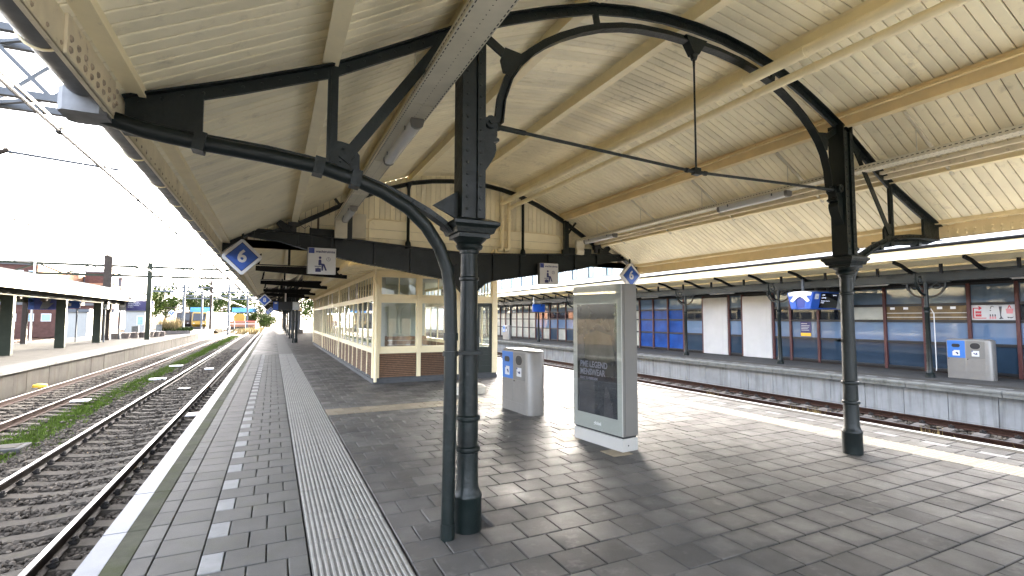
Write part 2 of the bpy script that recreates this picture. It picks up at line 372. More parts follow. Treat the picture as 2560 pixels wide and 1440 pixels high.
mat('red_white', (0.52, 0.10, 0.08), 0.6, var=0.1)
mat('facade_white', (0.78, 0.78, 0.75), 0.8, var=0.04)
mat('facade_shade', (0.30, 0.305, 0.29), 0.8, var=0.04, spec=0.15)
mat('roof_felt', (0.10, 0.10, 0.105), 0.9, var=0.1, spec=0.05)
glass_mat('glass', (0.93, 0.95, 0.94), 1.5, 0.0, 1.6)
glass_mat('glass_canopy', (0.9, 0.92, 0.92), 1.5, 0.02, 1.2)
# ================================================================== the setting
RAIL_Z = -0.76; BED_Z = -0.985
g = MB(); g.box(-1500, 1500, -1500, 1500, -1.6, -1.0)
tag(g.build("ground", M['ground']), kind="structure")

def proj_area(x0, x1, y0, y1, z=0.0):
    pts = []
    for x, y in ((x0, y0), (x1, y0), (x1, y1), (x0, y1)):
        d = Vector((x, y, z - CAM_H)); c = d.dot(fw)
        if c < 0.3: return 0
        u = d.dot(rt2) / c * 1231; v = d.dot(up2) / c * 1231
        if abs(u) > 1330 or abs(v) > 770: return 0
        pts.append((u, v))
    return abs(sum(pts[i][0] * pts[(i + 1) % 4][1] - pts[(i + 1) % 4][0] * pts[i][1] for i in range(4))) / 2

def paver_mesh(w, d, mt, h=0.05, c=0.005):
    b = MB(); x, y = w / 2, d / 2
    v = [(-x, -y, -h), (x, -y, -h), (x, y, -h), (-x, y, -h), (-x, -y, -c), (x, -y, -c), (x, y, -c), (-x, y, -c), (-x + c, -y + c, 0), (x - c, -y + c, 0), (x - c, y - c, 0), (-x + c, y - c, 0)]
    f = [(8, 9, 10, 11)]
    for k in (0, 4):
        for i in range(4): j = (i + 1) % 4; f.append((k + i, k + j, k + 4 + j, k + 4 + i))
    b.add(v, f); return b.mesh("paver", mt)

def joined_pavers(name, lst, mt, parent, h=0.05, c=0.005, jit=0.0015):
    n = len(lst); A = np.array([l[:4] for l in lst])
    cx = (A[:, 0] + A[:, 1]) / 2; cyy = (A[:, 2] + A[:, 3]) / 2; hx = (A[:, 1] - A[:, 0]) / 2; hy = (A[:, 3] - A[:, 2]) / 2
    sg = np.array([(-1, -1), (1, -1), (1, 1), (-1, 1)]); V = np.zeros((n, 12, 3)); dz = rng.normal(0, jit, n)
    tx = rng.normal(0, 0.004, n); ty = rng.normal(0, 0.004, n)
    for lv, (z, ins) in enumerate(((-h, 0), (-c, 0), (0, c))):
        for k in range(4):
            ox = sg[k, 0] * (hx - ins); oy = sg[k, 1] * (hy - ins)
            V[:, lv * 4 + k, 0] = cx + ox; V[:, lv * 4 + k, 1] = cyy + oy; V[:, lv * 4 + k, 2] = z + dz + ox * tx + oy * ty
    F = [(8, 9, 10, 11)]
    for k in (0, 4):
        for i in range(4): j = (i + 1) % 4; F.append((k + i, k + j, k + 4 + j, k + 4 + i))
    F = np.array(F); FF = (F[None] + (np.arange(n) * 12)[:, None, None]).reshape(-1, 4)
    me = bpy.data.meshes.new(name); me.from_pydata((V.reshape(-1, 3) - np.array(wl(parent))).tolist(), [], FF.tolist()); me.materials.append(mt)
    a = me.attributes.new("tint", 'FLOAT', 'FACE'); a.data.foreach_set("value", np.repeat(rng.random(n), len(F)).astype(np.float32))
    return link(name, me, parent, kind="stuff")

# ------------------------------------------------------------------ our platform
YA, YB = -14.0, 96.0
b = MB(); b.box(-1.06, 8.94, YA, YB, -1.05, -0.046)
platform = b.build("platform", M['joint_sand']); tag(platform, kind="structure")
PL = wl(platform)
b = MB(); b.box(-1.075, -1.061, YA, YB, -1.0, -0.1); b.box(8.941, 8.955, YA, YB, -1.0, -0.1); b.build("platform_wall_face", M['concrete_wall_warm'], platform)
pav = []
GAP = 0.009
def P(x0, x1, y0, y1, t):
    if x1 - x0 > 0.04: pav.append((x0 + GAP / 2, x1 - GAP / 2, y0 + GAP / 2, y1 - GAP / 2, t))
YEND = 26.0
for k in range(-12, 72):
    y0 = 4.005 + .306 * k; y1 = y0 + .306
    if y1 < 1.0 or y0 > YEND: continue
    P(-0.868, -0.722, y0 + .15, y1 + .15, 'paver_edge'); P(-0.722, -0.418, y0 + .1, y1 + .1, 'paver_edge')
    if k % 2 == 0: P(-.418, -.268, y0, y1, 'paver_white'); P(-.268, .006, y0, y1, 'paver_edge'); P(.006, .285, y0, y1, 'paver_edge')
    else: P(-.418, -.118, y0, y1, 'paver_edge'); P(-.118, .145, y0, y1, 'paver_edge'); P(.145, .285, y0, y1, 'paver_edge')
for k in range(-12, 74):
    y0 = 3.552 + .3085 * k; y1 = y0 + .3085
    if y1 < 0.8 or y0 > YEND: continue
    x = (1.557 if k % 2 == 0 else 1.713) - .312 * 3
    while x < 7.45:
        xa, xb = max(x, .932), min(x + .312, 7.45); xm = (xa + xb) / 2; ym = (y0 + y1) / 2
        t = 'paver'
        if k in (19, 20) and xm < 6.3: t = 'paver_beige'
        if 1.2 < xa < 1.4 and k == 1 or (1.5 < xm < 1.75 and k == 1): t = 'paver_beige'
        if (abs(xm - 3.95) < .17 and k in (8,)) or (abs(xm - 4.1) < .2 and k == 5): t = 'paver_beige'
        inside_col = (1.33 < xm < 1.62 and 3.75 < ym < 4.05)
        if xb > .95 and not inside_col: P(xa, xb, y0, y1, t)
        x += .312
    P(7.95, 8.275, y0 + .1, y1 + .1, 'paver')
    P(8.275, 8.425, y0, y1, 'paver_white' if k % 2 == 0 else 'paver'); P(8.425, 8.74, y0 + .07, y1 + .07, 'paver')
order = sorted(pav, key=lambda p: -proj_area(*p[:4]))
near = [p for p in order if p[4] != 'paver_white'][:300]; whites = [p for p in order if p[4] == 'paver_white' and proj_area(*p[:4]) > 20]
nset = set(near) | set(whites); cache = {}
for p in list(near) + whites:
    w, d = round(p[1] - p[0], 3), round(p[3] - p[2], 3); key = (w, d, p[4])
    if key not in cache: cache[key] = paver_mesh(w, d, M[p[4]])
    o = link("white_paver" if p[4] == 'paver_white' else "paver", cache[key], platform,
             Vector(((p[0] + p[1]) / 2, (p[2] + p[3]) / 2, random.gauss(0, .0012))) - PL,
             (random.gauss(0, .0035), random.gauss(0, .0035), random.gauss(0, .003)))
rest = {}
for p in pav:
    if p not in nset: rest.setdefault(p[4], []).append(p)
for t, lst in rest.items(): joined_pavers({"paver": "paving_rest", "paver_edge": "edge_paving_rest", "paver_white": "white_paving_rest", "paver_beige": "beige_paving_rest"}[t], lst, M[t], platform)
b = MB(); b.box(-.868, .285, YEND, YB, -.05, -.002); b.box(.932, 7.45, YEND, YB, -.05, -.002); b.box(7.95, 8.74, YEND, YB, -.05, -.002)
b.build("paving_far", M['paver'], platform)
b = MB(); b.box(-.868, 8.74, YA, 0.7, -.05, -.002); b.build("bounce_paving", mat('bounce_slabs', (0.55, 0.53, 0.48), 0.8, var=0.1), platform)  # unseen paving behind the camera, pale so it throws light up at the roof
# ribbed guide strip, two tiles wide
b = MB(); w = .309
b.box(-w / 2, w / 2, -w / 2, w / 2, -.05, 0.0); b.cur = 1
for i in range(8):
    x = -w / 2 + .019 + i * .0387
    b.prism([(x - .012, 0.0005), (x + .012, 0.0005), (x + .007, .0055), (x - .007, .0055)], 'y', -w / 2 + .001, w / 2 - .001)
tact = b.mesh("guide_tile", [M['tactile'], M['tactile_rib']])
y = 1.2; k = 0
while y < YEND:
    for x in (.29 + .157, .29 + .471):
        link("guide_tile", tact, platform, Vector((x, y, random.gauss(0, .001))) - PL, (0, 0, random.gauss(0, .004)))
    y += .3125
b = MB(); b.box(.29, .928, YEND, YB, -.05, 0.0); b.box(.29, .928, YA, 1.0, -.05, 0); b.build("guide_strip_far", M['tactile'], platform)
# studded beige strip along the far edge
b = MB(); b.box(-.245, .245, -.152, .152, -.05, 0.0)
for i in range(9):
    for j in range(6):
        x = -.22 + i * .055 + (.0 if j % 2 else .02); yy = -.128 + j * .051
        b.add([(x - .014, yy - .014, .0004), (x + .014, yy - .014, .0004), (x + .014, yy + .014, .0004), (x - .014, yy + .014, .0004), (x, yy, .007)], [(0, 1, 4), (1, 2, 4), (2, 3, 4), (3, 0, 4)])
stud = b.mesh("studded_tile", M['tactile_beige'])
y = 1.0
while y < YEND:
    link("studded_tile", stud, platform, Vector((7.70, y, random.gauss(0, .0008))) - PL); y += .3085
b = MB(); b.box(7.455, 7.945, YEND, YB, -.05, 0); b.build("studded_strip_far", M['tactile_beige'], platform)
# edge stones: outer half painted, inner half mossy concrete
b = MB(); b.cbox(-.149, .149, -.497, .497, -.16, 0.0, .006); b.cur = 1; b.box(-.1485, .008, -.497, .497, -.012, .0025)
edge_l = b.mesh("edge_stone", [M['edge_moss'], M['edge_paint']])
b = MB(); b.cbox(-.13, .13, -.497, .497, -.16, 0.0, .006); b.cur = 1; b.box(.045, .1295, -.497, .497, -.012, .0025)
edge_r = b.mesh("edge_stone_far_side", [M['platform_light'], M['white_paint']])
for k in range(YA.__int__(), 60):
    link("edge_stone", edge_l, platform, Vector((-1.0165, k + .53, random.gauss(0, .0015))) - PL, (0, 0, random.gauss(0, .0012)))
    link("edge_stone", edge_r, platform, Vector((8.873, k + .2, random.gauss(0, .0015))) - PL)
b = MB(); b.box(-1.165, -.868, 60.03, YB, -.16, 0); b.build("edge_strip_far", M['edge_paint'], platform)

# ------------------------------------------------------------------ tracks
def ballast_bed(name, x0, x1, y0, y1):
    b = MB(); nx, ny = 8, int((y1 - y0) / 1.5)
    V = [(x0 + (x1 - x0) * i / nx, y0 + (y1 - y0) * j / ny, BED_Z + random.uniform(-.012, .012)) for j in range(ny + 1) for i in range(nx + 1)]
    b.add(V, [(j * (nx + 1) + i, j * (nx + 1) + i + 1, (j + 1) * (nx + 1) + i + 1, (j + 1) * (nx + 1) + i) for j in range(ny) for i in range(nx)])
    o = b.build(name, M['ballast_bed']); return tag(o, kind="structure")
ballast_bed("ballast_bed", -7.7, -1.08, -14, 130); ballast_bed("ballast_bed", 12.9, 15.85, -14, 110)
mat('gravel_bounce', (0.50, 0.465, 0.40), 0.9, var=0.2, scale=6, bump=0.8, bscale=30)  # hidden track bed made pale on purpose, to bounce light onto the ceiling
o = ballast_bed("gravel_bounce_bed", 8.98, 12.89, -14, 110); o.data.materials[0] = M['gravel_bounce']

ico_v = []; t = (1 + 5 ** .5) / 2
for a, c in ((-1, t), (1, t), (-1, -t), (1, -t)): ico_v += [(a, c, 0), (0, a, c), (c, 0, a)]
ico_v = np.array(ico_v) / math.sqrt(1 + t * t)
from itertools import combinations
ico_f = [c for c in combinations(range(12), 3) if all(abs(np.linalg.norm(ico_v[a] - ico_v[b_]) - 1.0515) < .02 for a, b_ in combinations(c, 2))]
ico_f = [(a, b_, c) if np.dot(np.cross(ico_v[b_] - ico_v[a], ico_v[c] - ico_v[a]), ico_v[a]) > 0 else (a, c, b_) for a, b_, c in ico_f]
ico_f = np.array(ico_f)
def stones(name, X, Y, Zb, rad, mt):
    n = len(X)
    V = ico_v[None] * (1 + rng.normal(0, .16, (n, 12, 1)))
    V = V * (rad[:, None, None] * np.stack([rng.uniform(.7, 1.35, n), rng.uniform(.7, 1.35, n), rng.uniform(.5, .95, n)], 1)[:, None, :])
    an = rng.uniform(0, 6.28, n); c, s = np.cos(an), np.sin(an); tl = rng.normal(0, .35, n)
    x = V[:, :, 0] * c[:, None] - V[:, :, 1] * s[:, None]; yv = V[:, :, 0] * s[:, None] + V[:, :, 1] * c[:, None]; z = V[:, :, 2] + x * tl[:, None] * .6
    V = np.stack([x + X[:, None], yv + Y[:, None], z + Zb[:, None]], 2)
    F = (ico_f[None] + (np.arange(n) * 12)[:, None, None]).reshape(-1, 3)
    me = bpy.data.meshes.new(name); me.from_pydata(V.reshape(-1, 3).tolist(), [], F.tolist()); me.materials.append(mt)
    a = me.attributes.new("tint", 'FLOAT', 'FACE'); a.data.foreach_set("value", np.repeat(rng.random(n), len(ico_f)).astype(np.float32))
    return me
def ballast(name, label, x0, x1, y0, y1, dens, r0, r1, sl=None, avoid=(), group=None):
    n = int((x1 - x0) * (y1 - y0) * dens); X = rng.uniform(x0, x1, n); Y = rng.uniform(y0, y1, n); keep = np.ones(n, bool)
    if sl:
        xc, sp, off, hw = sl; ph = np.abs(((Y - off) / sp + .5) % 1 - .5) * sp
        keep &= ~((np.abs(X - xc) < hw) & (ph < .125) & (rng.random(n) > .05))
        for rx in (xc - .752, xc + .752): keep &= np.abs(X - rx) > .07
    for a_, b_ in avoid: keep &= ~((X > a_) & (X < b_) & (rng.random(n) > .12))
    X, Y = X[keep], Y[keep]; rad = rng.uniform(r0, r1, len(X)); Zb = BED_Z + rad * rng.uniform(.2, 1.1, len(X))
    o = link(name, stones(name, X, Y, Zb, rad, M['ballast'])); return tag(o, label, "ballast", group, "stuff")

def rail_part(x, y0, y1, parent, side, top):
    b = MB(); h = .16; z = RAIL_Z
    prof = [(-.07, z - h), (.07, z - h), (.07, z - h + .012), (.012, z - h + .03), (.009, z - .045), (.034, z - .036), (.036, z - .010), (.030, z), (-.030, z), (-.036, z - .010), (-.034, z - .036), (-.009, z - .045), (-.012, z - h + .03), (-.07, z - h + .012)]
    b.prism([(x + p[0], p[1]) for p in prof], 'y', y0, y1); b.cur = 1
    b.prism([(x - .032, z - .006), (x + .032, z - .006), (x + .028, z + .0015), (x - .028, z + .0015)], 'y', y0, y1)
    return b.build("rail", [side, top], parent)

def sleeper_mesh(mt):
    b = MB(); st = [(-1.25, -.965), (-1.0, -.935), (-.92, -.925), (-.58, -.925), (-.35, -.955), (0, -.968), (.35, -.955), (.58, -.925), (.92, -.925), (1.0, -.935), (1.25, -.965)]
    V = []
    for x, z in st: V += [(x, -.135, -1.08), (x, -.11, z), (x, .11, z), (x, .135, -1.08)]
    F = []
    for i in range(len(st) - 1):
        a = i * 4
        for k in range(3): F.append((a + k, a + 4 + k, a + 5 + k, a + 1 + k))
    F += [(0, 1, 2, 3), (40, 43, 42, 41)]
    b.add(V, F); return b.mesh("sleeper", mt)
def clip_mesh(s):
    b = MB(); x = 0
    b.cbox(x - .04, x + .04, -.055, .055, -.93, -.885, .012)
    b.tube([(x - s * .045, -.05, -.885), (x + s * .01, -.05, -.862), (x + s * .035, 0, -.875), (x + s * .01, .05, -.862), (x - s * .045, .05, -.885)], .011, 5)
    b.lathe([(.02, -.9), (.02, -.855), (.012, -.84)], x, 0, 6)
    return b.mesh("rail_clip", M['clip'])
def track(xc, y0, y1, ys, ye, sp, label, side, top, smat, nclip, group="railway tracks beside the platforms"):
    t = thing("railway_track", label, "railway track", (xc, (ys + ye) / 2, BED_Z), group)
    rail_part(xc - .752, y0, y1, t, side, top); rail_part(xc + .752, y0, y1, t, side, top)
    sm = sleeper_mesh(smat); cms = {1: clip_mesh(1), -1: clip_mesh(-1)}; y = ys; L = wl(t); k = 0
    while y < ye:
        s = link("sleeper", sm, t, Vector((xc, y, random.gauss(0, .004))) - L, (0, 0, random.gauss(0, .006)))
        if k < nclip:
            for rx in (-.752, .752):
                for sg in (-1, 1): link("rail_clip", cms[sg], s, (rx + sg * .085, 0, 0))
        y += sp; k += 1
    return t
track(-2.865, -14, 130, 1.6, 50, .6, "track with shiny rail heads and wavy concrete sleepers beside the white platform edge", M['rail_side'], M['rail_top'], M['sleeper'], 34)
track(-6.42, -14, 130, 4.0, 50, .6, "left-hand track with brown rails next to the opposite concrete platform wall", M['rail_rust'], M['rail_top'], M['sleeper'], 16)
track(14.30, -14, 110, 0.3, 30, .6, "track with rusty brown rails in front of the streaked grey platform wall", M['rail_rust'], M['rail_top'], M['sleeper_old'], 24)
track(10.72, -14, 110, 2.0, 3, .6, "track hidden below the right-hand platform edge", M['rail_rust'], M['rail_top'], M['sleeper_old'], 0)
ballast("ballast_stones", "loose grey ballast stones between the near concrete sleepers", -4.35, -1.2, 2.6, 16, 300, .022, .042, (-2.865, .6, 1.6, 1.27))
ballast("ballast_stones", "grey ballast stones further along the near track", -4.35, -1.2, 16, 46, 80, .03, .055, (-2.865, .6, 1.6, 1.27))
ballast("ballast_stones", "ballast stones around the left-hand track", -7.7, -4.35, 7, 40, 95, .025, .05, (-6.42, .6, 4.0, 1.27), avoid=((-5.35, -4.45),))
ballast("ballast_stones", "ballast stones along the foot of the grey platform wall", 12.9, 15.85, 1.0, 26, 120, .025, .05, (14.30, .6, .3, 1.27))

# ------------------------------------------------------------------ grass between the tracks
def blades(name, label, P_, h0, h1, mt, lean=.5, w=.006, cat="grass"):
    n = len(P_); P_ = np.array(P_); an = rng.uniform(0, 6.28, n); h = rng.uniform(h0, h1, n); ww = w * (1 + .5 * rng.random(n))
    dx, dy = np.cos(an), np.sin(an); le = rng.uniform(0, lean, n) * h; la = rng.uniform(0, 6.28, n)
    A = P_ + np.stack([dx * ww, dy * ww, 0 * h], 1); B = P_ - np.stack([dx * ww, dy * ww, 0 * h], 1)
    C = P_ + np.stack([np.cos(la) * le, np.sin(la) * le, h], 1)
    V = np.stack([A, B, C], 1).reshape(-1, 3); F = np.arange(n * 3).reshape(-1, 3)
    me = bpy.data.meshes.new(name); me.from_pydata(V.tolist(), [], F.tolist()); me.materials.append(mt)
    a = me.attributes.new("tint", 'FLOAT', 'FACE'); a.data.foreach_set("value", rng.random(n).astype(np.float32))
    return tag(link(name, me), label, cat, kind="stuff")
pts = []
while len(pts) < 40000:
    y = 9 + (random.random() ** 1.6) * 75; x = random.gauss(-4.93, .26 + .06 * math.sin(y * .9))
    d = .5 + .5 * math.sin(y * 1.7) * math.sin(y * .63 + 1)
    if random.random() < .55 + .45 * d: pts.append((x, y, BED_Z - .005))
blades("grass", "bright green grass strip growing between the two left tracks", pts, .03, .10, M['grass'], .8, .012)
pts = []
for cx, cy_, n, s in ((-3.0, 5.1, 900, .2), (-4.3, 9.2, 300, .2), (-3.9, 14, 250, .2)):
    for _ in range(n): pts.append((random.gauss(cx, s), random.gauss(cy_, s), BED_Z + .005))
blades("weed_patch", "low green weeds among the ballast near the bottom left corner", pts, .03, .07, M['grass'], 1.0, .008, "weeds")
pts = []
for cy_ in (12.1, 9.0, 8.6, 6.0, 4.2, 3.3):
    for _ in range(40): pts.append((random.gauss(13.35, .08), random.gauss(cy_, .16), BED_Z + .05))
blades("dry_weeds", "dry brown weeds beside the rusty rail past the right platform edge", pts, .10, .30, M['grass_dry'], .7, .008, "weeds")

# ------------------------------------------------------------------ right-hand (opposite) platform
b = MB(); b.box(15.95, 30, -14, 110, -1.05, -.04)
opp = b.build("opposite_platform", M['asphalt']); tag(opp, kind="structure"); OL = wl(opp)
b = MB(); b.box(17.0, 29.9, -14, 110, -.04, 0.0); b.build("paving", M['asphalt'], opp)
b = MB(); b.box(16.06, 16.33, -14, 110, -.04, 0.0); b.build("paving", M['paver_edge'], opp)
b = MB(); b.box(16.49, 16.68, -14, 110, -.04, 0.0); b.build("paving", M['paver_edge'], opp)
b = MB(); b.box(16.685, 16.995, -14, 110, -.04, 0.002); b.build("guide_strip", M['platform_light'], opp)
pm1 = paver_mesh(.15, .30, M['paver_white'], .045); pm2 = paver_mesh(.15, .30, M['paver_edge'], .045)
for k in range(90): link("white_paver" if k % 2 else "paver", pm1 if k % 2 else pm2, opp, Vector((16.41, 1.2 + k * .305, .001)) - OL)
b = MB(); b.box(16.335, 16.485, 28.6, 110, -.04, 0); b.build("paving", M['platform_light'], opp)
b = MB(); b.cbox(-.165, .165, -.995, .995, -.15, 0.0, .015); b.box(-.185, -.165, -.99, .99, -.06, -.015)
cap = b.mesh("coping_stone", [M['concrete_cap']])
for k in range(-7, 26): link("coping_stone", cap, opp, Vector((15.885, k * 2.0 + .6, .006 + random.gauss(0, .002))) - OL, (0, 0, random.gauss(0, .001)))
b = MB(); b.box(-.05, .05, -.492, .492, -.95, -.13); pan = b.mesh("wall_panel", M['concrete_wall'])
for k in range(-14, 52): link("wall_panel", pan, opp, Vector((15.93 + random.gauss(0, .003), k * 1.0 + .23, 0)) - OL)

# ------------------------------------------------------------------ left-hand platform
b = MB(); b.box(-15.6, -7.92, -14, 86, -1.05, -.03); b.add([(-15.6, 86, -.03), (-7.92, 86, -.03), (-7.92, 95, -.9), (-15.6, 95, -.9)], [(0, 1, 2, 3)])
lp = b.build("left_platform", M['platform_light']); tag(lp, kind="structure"); LL = wl(lp)
b = MB(); b.box(-8.6, -8.05, -14, 86, -.03, .002); b.build("paving", M['asphalt'], lp)
b = MB(); b.cbox(-.16, .16, -.995, .995, -.14, 0.0, .015); cap = b.mesh("coping_stone", M['concrete_cap'])
for k in range(3, 43): link("coping_stone", cap, lp, Vector((-7.90, k * 2.0 + .3, .004 + random.gauss(0, .003))) - LL)
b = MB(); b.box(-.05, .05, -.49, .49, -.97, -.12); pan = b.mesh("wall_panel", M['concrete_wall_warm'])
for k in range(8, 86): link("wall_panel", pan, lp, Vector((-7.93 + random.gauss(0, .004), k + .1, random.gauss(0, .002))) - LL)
# ================================================================== platform canopy
XC = 4.13
CH = [(5.04, 3.15), (4.4, 3.395), (3.79, 3.65), (3.2, 3.985), (2.70, 4.28), (2.3, 4.47), (1.9, 4.64), (1.37, 4.83), (.9, 4.93), (.45, 4.985), (0, 5.0)]
BR = [(5.06, 3.16), (3.79, 3.84), (2.70, 4.50), (1.37, 5.03), (0, 5.20)]
def interp(tab, d):
    d = abs(d); t = sorted(tab)
    for (a, za), (b_, zb) in zip(t, t[1:]):
        if a <= d <= b_: return za + (zb - za) * (d - a) / (b_ - a)
    return t[-1][1]
def roof_z(x): return interp(BR, x - XC)
def chord_z(x): return interp(CH, x - XC)
canopy = thing("platform_canopy", "cream boarded canopy roof over the middle platform", "canopy roof", (XC, 4, 3.0))
CL = wl(canopy)
def sheet(name, xs, y0, y1, mt, up_=.012, th=.05):
    b = MB(); lo = [(x, roof_z(x) + up_) for x in xs]; hi = [(x, roof_z(x) + up_ + th) for x in xs][::-1]
    b.prism(lo + hi, 'y', y0, y1); return b.build(name, mt, canopy)
mat('roof_back', (0.14, 0.11, 0.07), 0.9, var=0.1)
full = [XC - d for d, _ in BR] + [XC + d for d, _ in BR[::-1][1:]]
leftx = [XC - 5.06, XC - 3.79, XC - 2.70, XC - 2.2]
sheet("roof_covering", full, -3.4, 11.3, [M['roof_back']]); sheet("roof_covering", leftx, 11.31, 35, [M['roof_back']]); sheet("roof_covering", full, 35.01, 93, [M['roof_back']])
# tongue-and-groove ceiling boards, one piece per bay between purlins
boards = []; PITCH = .117
segs = [(full[i], full[i + 1]) for i in range(8)]
for si, (xa, xb) in enumerate(segs):
    y = -3.0
    while y < 11.1:
        boards.append((si, y)); y += PITCH
def barea(si, y):
    xa, xb = segs[si]; pts = []
    for x, yy in ((xa, y), (xb, y), (xb, y + PITCH), (xa, y + PITCH)):
        d = Vector((x, yy, roof_z(x) - CAM_H)); c = d.dot(fw)
        if c < .3: return 0
        pts.append((max(-1280, min(1280, d.dot(rt2) / c * 1231)), max(-720, min(720, d.dot(up2) / c * 1231))))
    return abs(sum(pts[i][0] * pts[(i + 1) % 4][1] - pts[(i + 1) % 4][0] * pts[i][1] for i in range(4))) / 2
def board_geo(b, xa, xb, y, w, off=(0, 0, 0)):
    g_ = .011; za, zb = roof_z(xa) - .0, roof_z(xb); c = .008
    y0, y1 = y + g_ / 2, y + w - g_ / 2
    V = []
    for x, z in ((xa, za), (xb, zb)): V += [(x, y0, z + .012), (x, y0, z - .008), (x, y0 + c, z - .012), (x, y1 - c, z - .012), (x, y1, z - .008), (x, y1, z + .012)]
    b.add(V, [(i, i + 1, i + 7, i + 6) for i in range(5)] + [(0, 6, 11, 5)])
ordr = sorted(boards, key=lambda q: -barea(*q)); big = set(ordr[:300])
bm_cache = []
for xa, xb in segs:
    b = MB(); board_geo(b, xa + .002, xb - .002, 0, PITCH); bm_cache.append(b.mesh("ceiling_board", M['cream_board']))
for si, y in ordr[:300]:
    link("ceiling_board", bm_cache[si], canopy, Vector((0, y, random.gauss(0, .0012))) - CL)
b = MB()
for si, y in boards:
    if (si, y) not in big: board_geo(b, segs[si][0] + .002, segs[si][1] - .002, y, PITCH)
b.build("ceiling_boards_rest", M['cream_board'], canopy, kind="stuff")
b = MB()
for xa, xb in [(leftx[i], leftx[i + 1]) for i in range(3)]:
    y = 11.35
    while y < 35: board_geo(b, xa + .002, xb - .002, y, .16); y += .16
b.build("ceiling_boards_far", M['cream_board'], canopy, kind="stuff")
# purlins
def purlin(d, y0, y1, name="purlin", mt='cream'):
    x = XC + d; zb = chord_z(x) + .004; zt = roof_z(x) - .006; b = MB()
    b.prism([(x - .058, zb), (x + .058, zb), (x + .058, zb + .014), (x + .035, zb + .022), (x + .035, zt - .02), (x + .06, zt), (x - .06, zt), (x - .035, zt - .02), (x - .035, zb + .022), (x - .058, zb + .014)], 'y', y0, y1)
    return b.build(name, M[mt], canopy)
for d in (3.79, 2.70, 1.37, 0, -1.37, -2.70, -3.79): purlin(d, -3.4, 11.1, mt='cream_warm_lit' if d in (2.70,) else 'cream')
for d in (-3.79, -2.70): purlin(d, 11.4, 35)
for d in (3.79, 2.70, 1.37, 0, -1.37, -2.70, -3.79): purlin(d, 35.01, 93, mt='cream')
b = MB(); x = XC + 2.62
b.tube([(x, -3.4, 4.42), (x, 10.9, 4.42)], .018, 6); b.tube([(x - .05, -3.4, 4.40), (x - .05, 10.9, 4.40)], .012, 6); b.build("conduit", M['cream_warm_lit'], canopy)
x = XC + 3.70; b = MB(); b.box(x - .10, x - .04, -3.4, 10.9, 3.70, 3.79); b.box(x - .2, x - .13, -3.4, 10.9, 3.76, 3.80); b.build("conduit", M['cream_shaded_weathered'], canopy)
mat('rivet_shaded_rust', (0.30, 0.24, 0.17), 0.7, var=0.4, scale=30)  # rust brown, darkened further to put shadow into the rivets
# eave beams with rivets and splice plates
def eave(s, y0, y1, mt, rivets=True, ry0=1.0):
    x = XC + s * 5.05; b = MB(); o = -s
    b.box(*sorted((x, x + s * .014)), y0, y1, 2.96, 3.40)
    b.box(*sorted((x + o * .001, x + o * .075)), y0, y1, 3.335, 3.347); b.box(*sorted((x + o * .0005, x + o * .012)), y0, y1, 3.25, 3.346)
    b.box(*sorted((x + o * .0, x + s * .022)), y0, y1, 2.955, 2.968)
    e = b.build("eave_beam", mt, canopy)
    if rivets:
        r = MB(); y = ry0
        while y < 11:
            r.dome((x + o * .001, y, 3.0), .012, (o, 0, 0)); r.dome((x + o * .013, y + .07, 3.29), .011, (o, 0, 0)); y += .155
        for yc in (3.32,):
            for i in range(8):
                for j in range(2): r.dome((x + o * .016, yc - .36 + i * .10, 3.0 + j * .055 + i * .001), .019, (o, 0, 0), 8)
            for j in range(5): r.dome((x + o * .001, yc + .46, 2.99 + j * .075), .017, (o, 0, 0), 8)
        r.build("rivets", M['rivet_shaded_rust'] if s < 0 else mt, e, kind="stuff")
        p = MB(); p.box(*sorted((x + o * .002, x + o * .015)), 2.92, 3.70, 2.965, 3.235); p.build("splice_plate", mt, e)
    return e
eave(-1, -3.4, 35, M['cream_shaded_weathered'], ry0=1.5); eave(1, -3.4, 11.0, M['cream_warm_lit']); eave(-1, 35.01, 93, M['cream_shaded_weathered'], False); eave(1, 35.01, 93, M['cream'], False)
# timber fillet where the boards meet the eave
for s, y1, mt in ((-1, 35, 'cream'), (1, 11.0, 'cream_warm_lit')):
    x = XC + s * 4.97; b = MB(); z = roof_z(x); b.prism([(x - .05, z - .04), (x + .05, z - .04), (x + .05, z + .02), (x - .05, z + .02)], 'y', -3.4, y1); b.build("eave_fillet", M[mt], canopy)
# gutters
def gutter(s, y0, y1, label):
    x = XC + s * 5.17; z = 3.12; b = MB(); n = 12; r = .098
    V = []; F = []
    for y in (y0, y1):
        for k in range(n + 1):
            a = math.pi + math.pi * k / n; V.append((x + r * math.cos(a), y, z + r * math.sin(a)))
        for k in range(n + 1):
            a = 2 * math.pi - math.pi * k / n; V.append((x + (r - .006) * math.cos(a), y, z + (r - .006) * math.sin(a)))
    m = 2 * (n + 1); F = [(i, (i + 1) % m, m + (i + 1) % m, m + i) for i in range(m)] + [tuple(range(m - 1, -1, -1)), tuple(range(m, 2 * m))]
    t = thing("gutter", label, "gutter", (x, (y0 + y1) / 2, z - r)); b.add(V, F); b.build("trough", M['zinc'], t, 40)
    b = MB(); b.tube([(x + s * r, y0, z + .004), (x + s * r, y1, z + .004)], .012, 6); b.build("rolled_edge", M['zinc'], t, 40)
    y = 1.2
    while y < min(y1, 32):
        q = MB(); q.tube([(x + (r + .004) * math.cos(math.pi + math.pi * k / 10), y, z + (r + .004) * math.sin(math.pi + math.pi * k / 10)) for k in range(11)], .009, 5)
        q.build("gutter_bracket", M['cream'], t, 40); y += .93
    return t
gl_ = gutter(-1, -3.4, 35, "grey zinc half-round gutter along the left eave")
gr_ = gutter(1, -3.4, 11, "zinc gutter along the right eave of the middle canopy")
